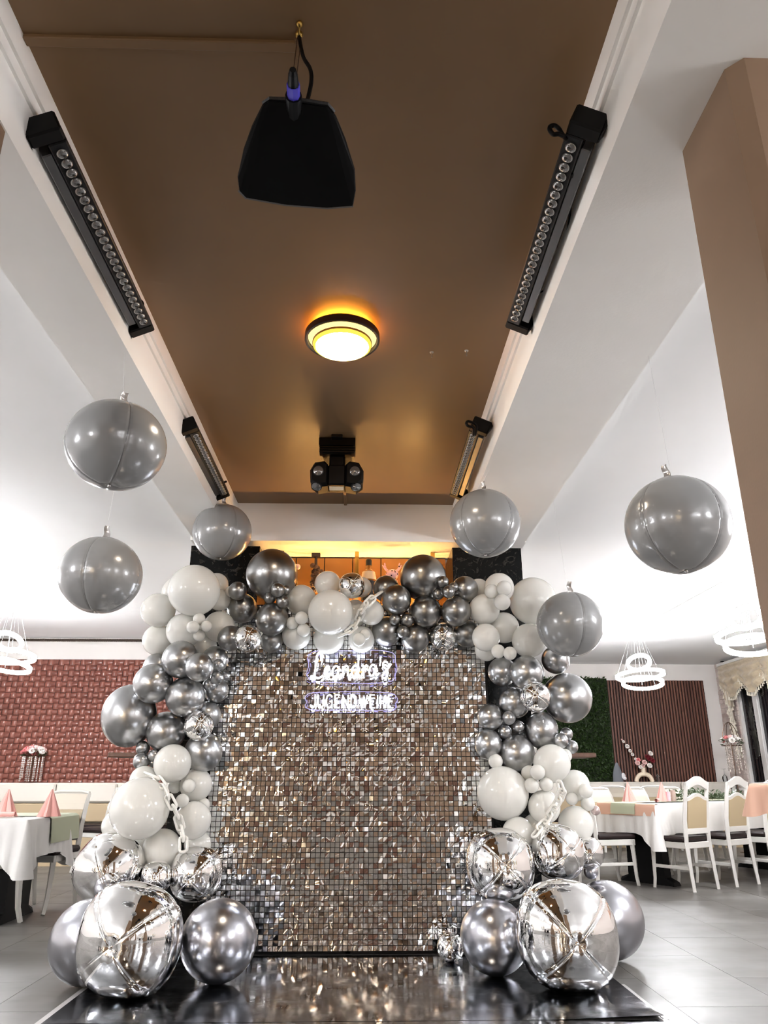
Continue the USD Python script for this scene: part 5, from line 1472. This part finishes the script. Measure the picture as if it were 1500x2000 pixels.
# ---- curtain valance over the window
vl = thing('curtain_valance', 'champagne swag valance with tassel fringe over the right window', 'curtain')
part('pelmet_board', box(XRW - 0.16, XRW - 0.001, WY0 - 0.2, 12.62, 2.76, 2.80), frame_white, vl)
swn = 4
y_hi, y_lo = 12.60, 9.9
wv_ = (y_hi - y_lo) / swn
tas = []
for k in range(swn):
    ya_, yb_ = y_hi - k * wv_ + 0.05, y_hi - (k + 1) * wv_ - 0.05
    n, m_ = 26, 40
    P = np.zeros((n, m_, 3))
    for i in range(n):
        s = i / (n - 1)
        w = 2 * s - 1
        bot = 0.30 + 0.26 * (1 - w * w)
        for j in range(m_):
            tt = j / (m_ - 1)
            sag = tt * bot
            fold = 0.022 * math.sin(tt * 26 + 3.0 * (1 - w * w)) * (0.35 + 0.65 * (1 - w * w)) + 0.02 * math.sin(w * 9 + k) * tt
            P[i, j] = (XRW - 0.13 - 0.05 * (1 - w * w) * math.sin(tt * PI) + fold, ya_ + (yb_ - ya_) * s, 2.79 - sag)
    g1_ = grid(P); g2_ = grid(P + np.array([0.004, 0, 0])); g2_.invert()
    part('swag', cat([g1_, g2_]), curtain_m, vl, smooth=True)
    for i in range(0, n):
        q = P[i, -1]
        tas.append(mv(lathe([(0.002, 0), (0.008, -0.012), (0.006, -0.018), (0.015, -0.055), (0, -0.055)], 7), q))
# cascade tail at the wall end
n, m_ = 14, 30
P = np.zeros((n, m_, 3))
for i in range(n):
    s = i / (n - 1)
    for j in range(m_):
        tt = j / (m_ - 1)
        ln = 0.62 + 0.10 * s
        P[i, j] = (XRW - 0.10 - 0.035 * math.sin(s * 14), 12.62 - 0.22 * s - 0.05 * tt, 2.79 - ln * tt)
g1_ = grid(P); g2_ = grid(P + np.array([0.004, 0, 0])); g2_.invert()
part('cascade', cat([g1_, g2_]), curtain_m, vl, smooth=True)
rg = random.Random(2)
for k in range(70):
    tt = k / 69
    yq = 12.50 - 0.12 * tt + rg.uniform(-0.10, 0.10)
    zq = 2.30 - 0.95 * tt
    tas.append(mv(lathe([(0.002, 0), (0.010, -0.014), (0.007, -0.02), (0.018, -0.065), (0, -0.065)], 7), (XRW - 0.08 - rg.uniform(0, 0.05), yq, zq)))
part('tassels', cat(tas), tassel_m, vl, smooth=30, kind='stuff')
part('tassel_cord', tube(spline([(XRW - 0.1, 12.52, 2.33), (XRW - 0.1, 12.46, 1.9), (XRW - 0.1, 12.4, 1.33)], 6), 0.03, 6), tassel_m, vl)

# ================================================================ REAR HALF (seen in the mirrors)
rpan = thing('rear_decor_panel', 'brown feature panel on the rear wall behind the photographer', 'wall panel')
part('panel_board', box(-5.2, -1.6, YR + 0.004, YR + 0.04, 0.2, 2.5), pillar_paint, rpan)
for i in range(3):
    for j in range(3):
        c = (-4.4 + i * 1.0, YR + 0.10, 0.8 + j * 0.62)
        w_ = thing('wall_sconce', f'round warm sconce in the {("left", "middle", "right")[i]} column, {("bottom", "middle", "top")[j]} row of the rear wall panel', 'wall lamp', c, group='round sconces on the rear panel')
        part('glow_disc', axes_apply(lathe([(0, 0.0), (0.2, 0.0), (0.2, -0.03), (0, -0.03)], 24), (0, 0, 0), frame((0, 1, 0))), em('sconce_glow', (1.0, 0.75, 0.45), 2.2) if i + j == 0 else UsdShade.Material.Get(stage, LK + 'sconce_glow'), w_)
        part('mount', axes_apply(lathe([(0.05, -0.06), (0.05, -0.03)], 12), (0, 0, 0), frame((0, 1, 0))), steel, w_)
GRC = 'chairs in the rear half of the hall'
for side, xx in (('left', -4.0), ('right', 3.4)):
    for k in range(2):
        yy2 = 0.6 - k * 3.2
        oo = (xx - 1.0, yy2 - 0.4)
        row = ('first', 'second')[k]
        table('dining_table', f'{row} covered dining table beside or behind the camera in the {side} hall', oo, (1, 0), 2.0, 0.8, 0.74, (0.5, 1.5))
        cloth_on(oo, 0, 2.0, 0.8, 0.74, 0.24, f'white cloth on the {row} table behind the camera in the {side} hall', 0.12, k)
        for q, qn in ((-0.5, 'left'), (0.5, 'right')):
            chair(CT, xx + q, yy2 - 0.78, 0, 1, f'tall white chair, {qn} seat on the rear side of the {row} {side} hall table', GRC)
            chair(CT, xx + q, yy2 + 0.78, 0, -1, f'tall white chair, {qn} seat on the bar side of the {row} {side} hall table', GRC)
dr = thing('door_1', 'dark double door in the middle of the rear wall', 'door', kind='structure')
for x_ in (-0.75, 0.05):
    lf = part('door_leaf', cbox(x_, x_ + 0.78, YR, YR + 0.05, 0, 2.1, 0.004), wood_brown, dr)
part('door_frame', cat([box(-0.83, -0.76, YR, YR + 0.07, 0, 2.17), box(0.84, 0.91, YR, YR + 0.07, 0, 2.17), box(-0.83, 0.91, YR, YR + 0.07, 2.11, 2.18)]), chair_white, dr)
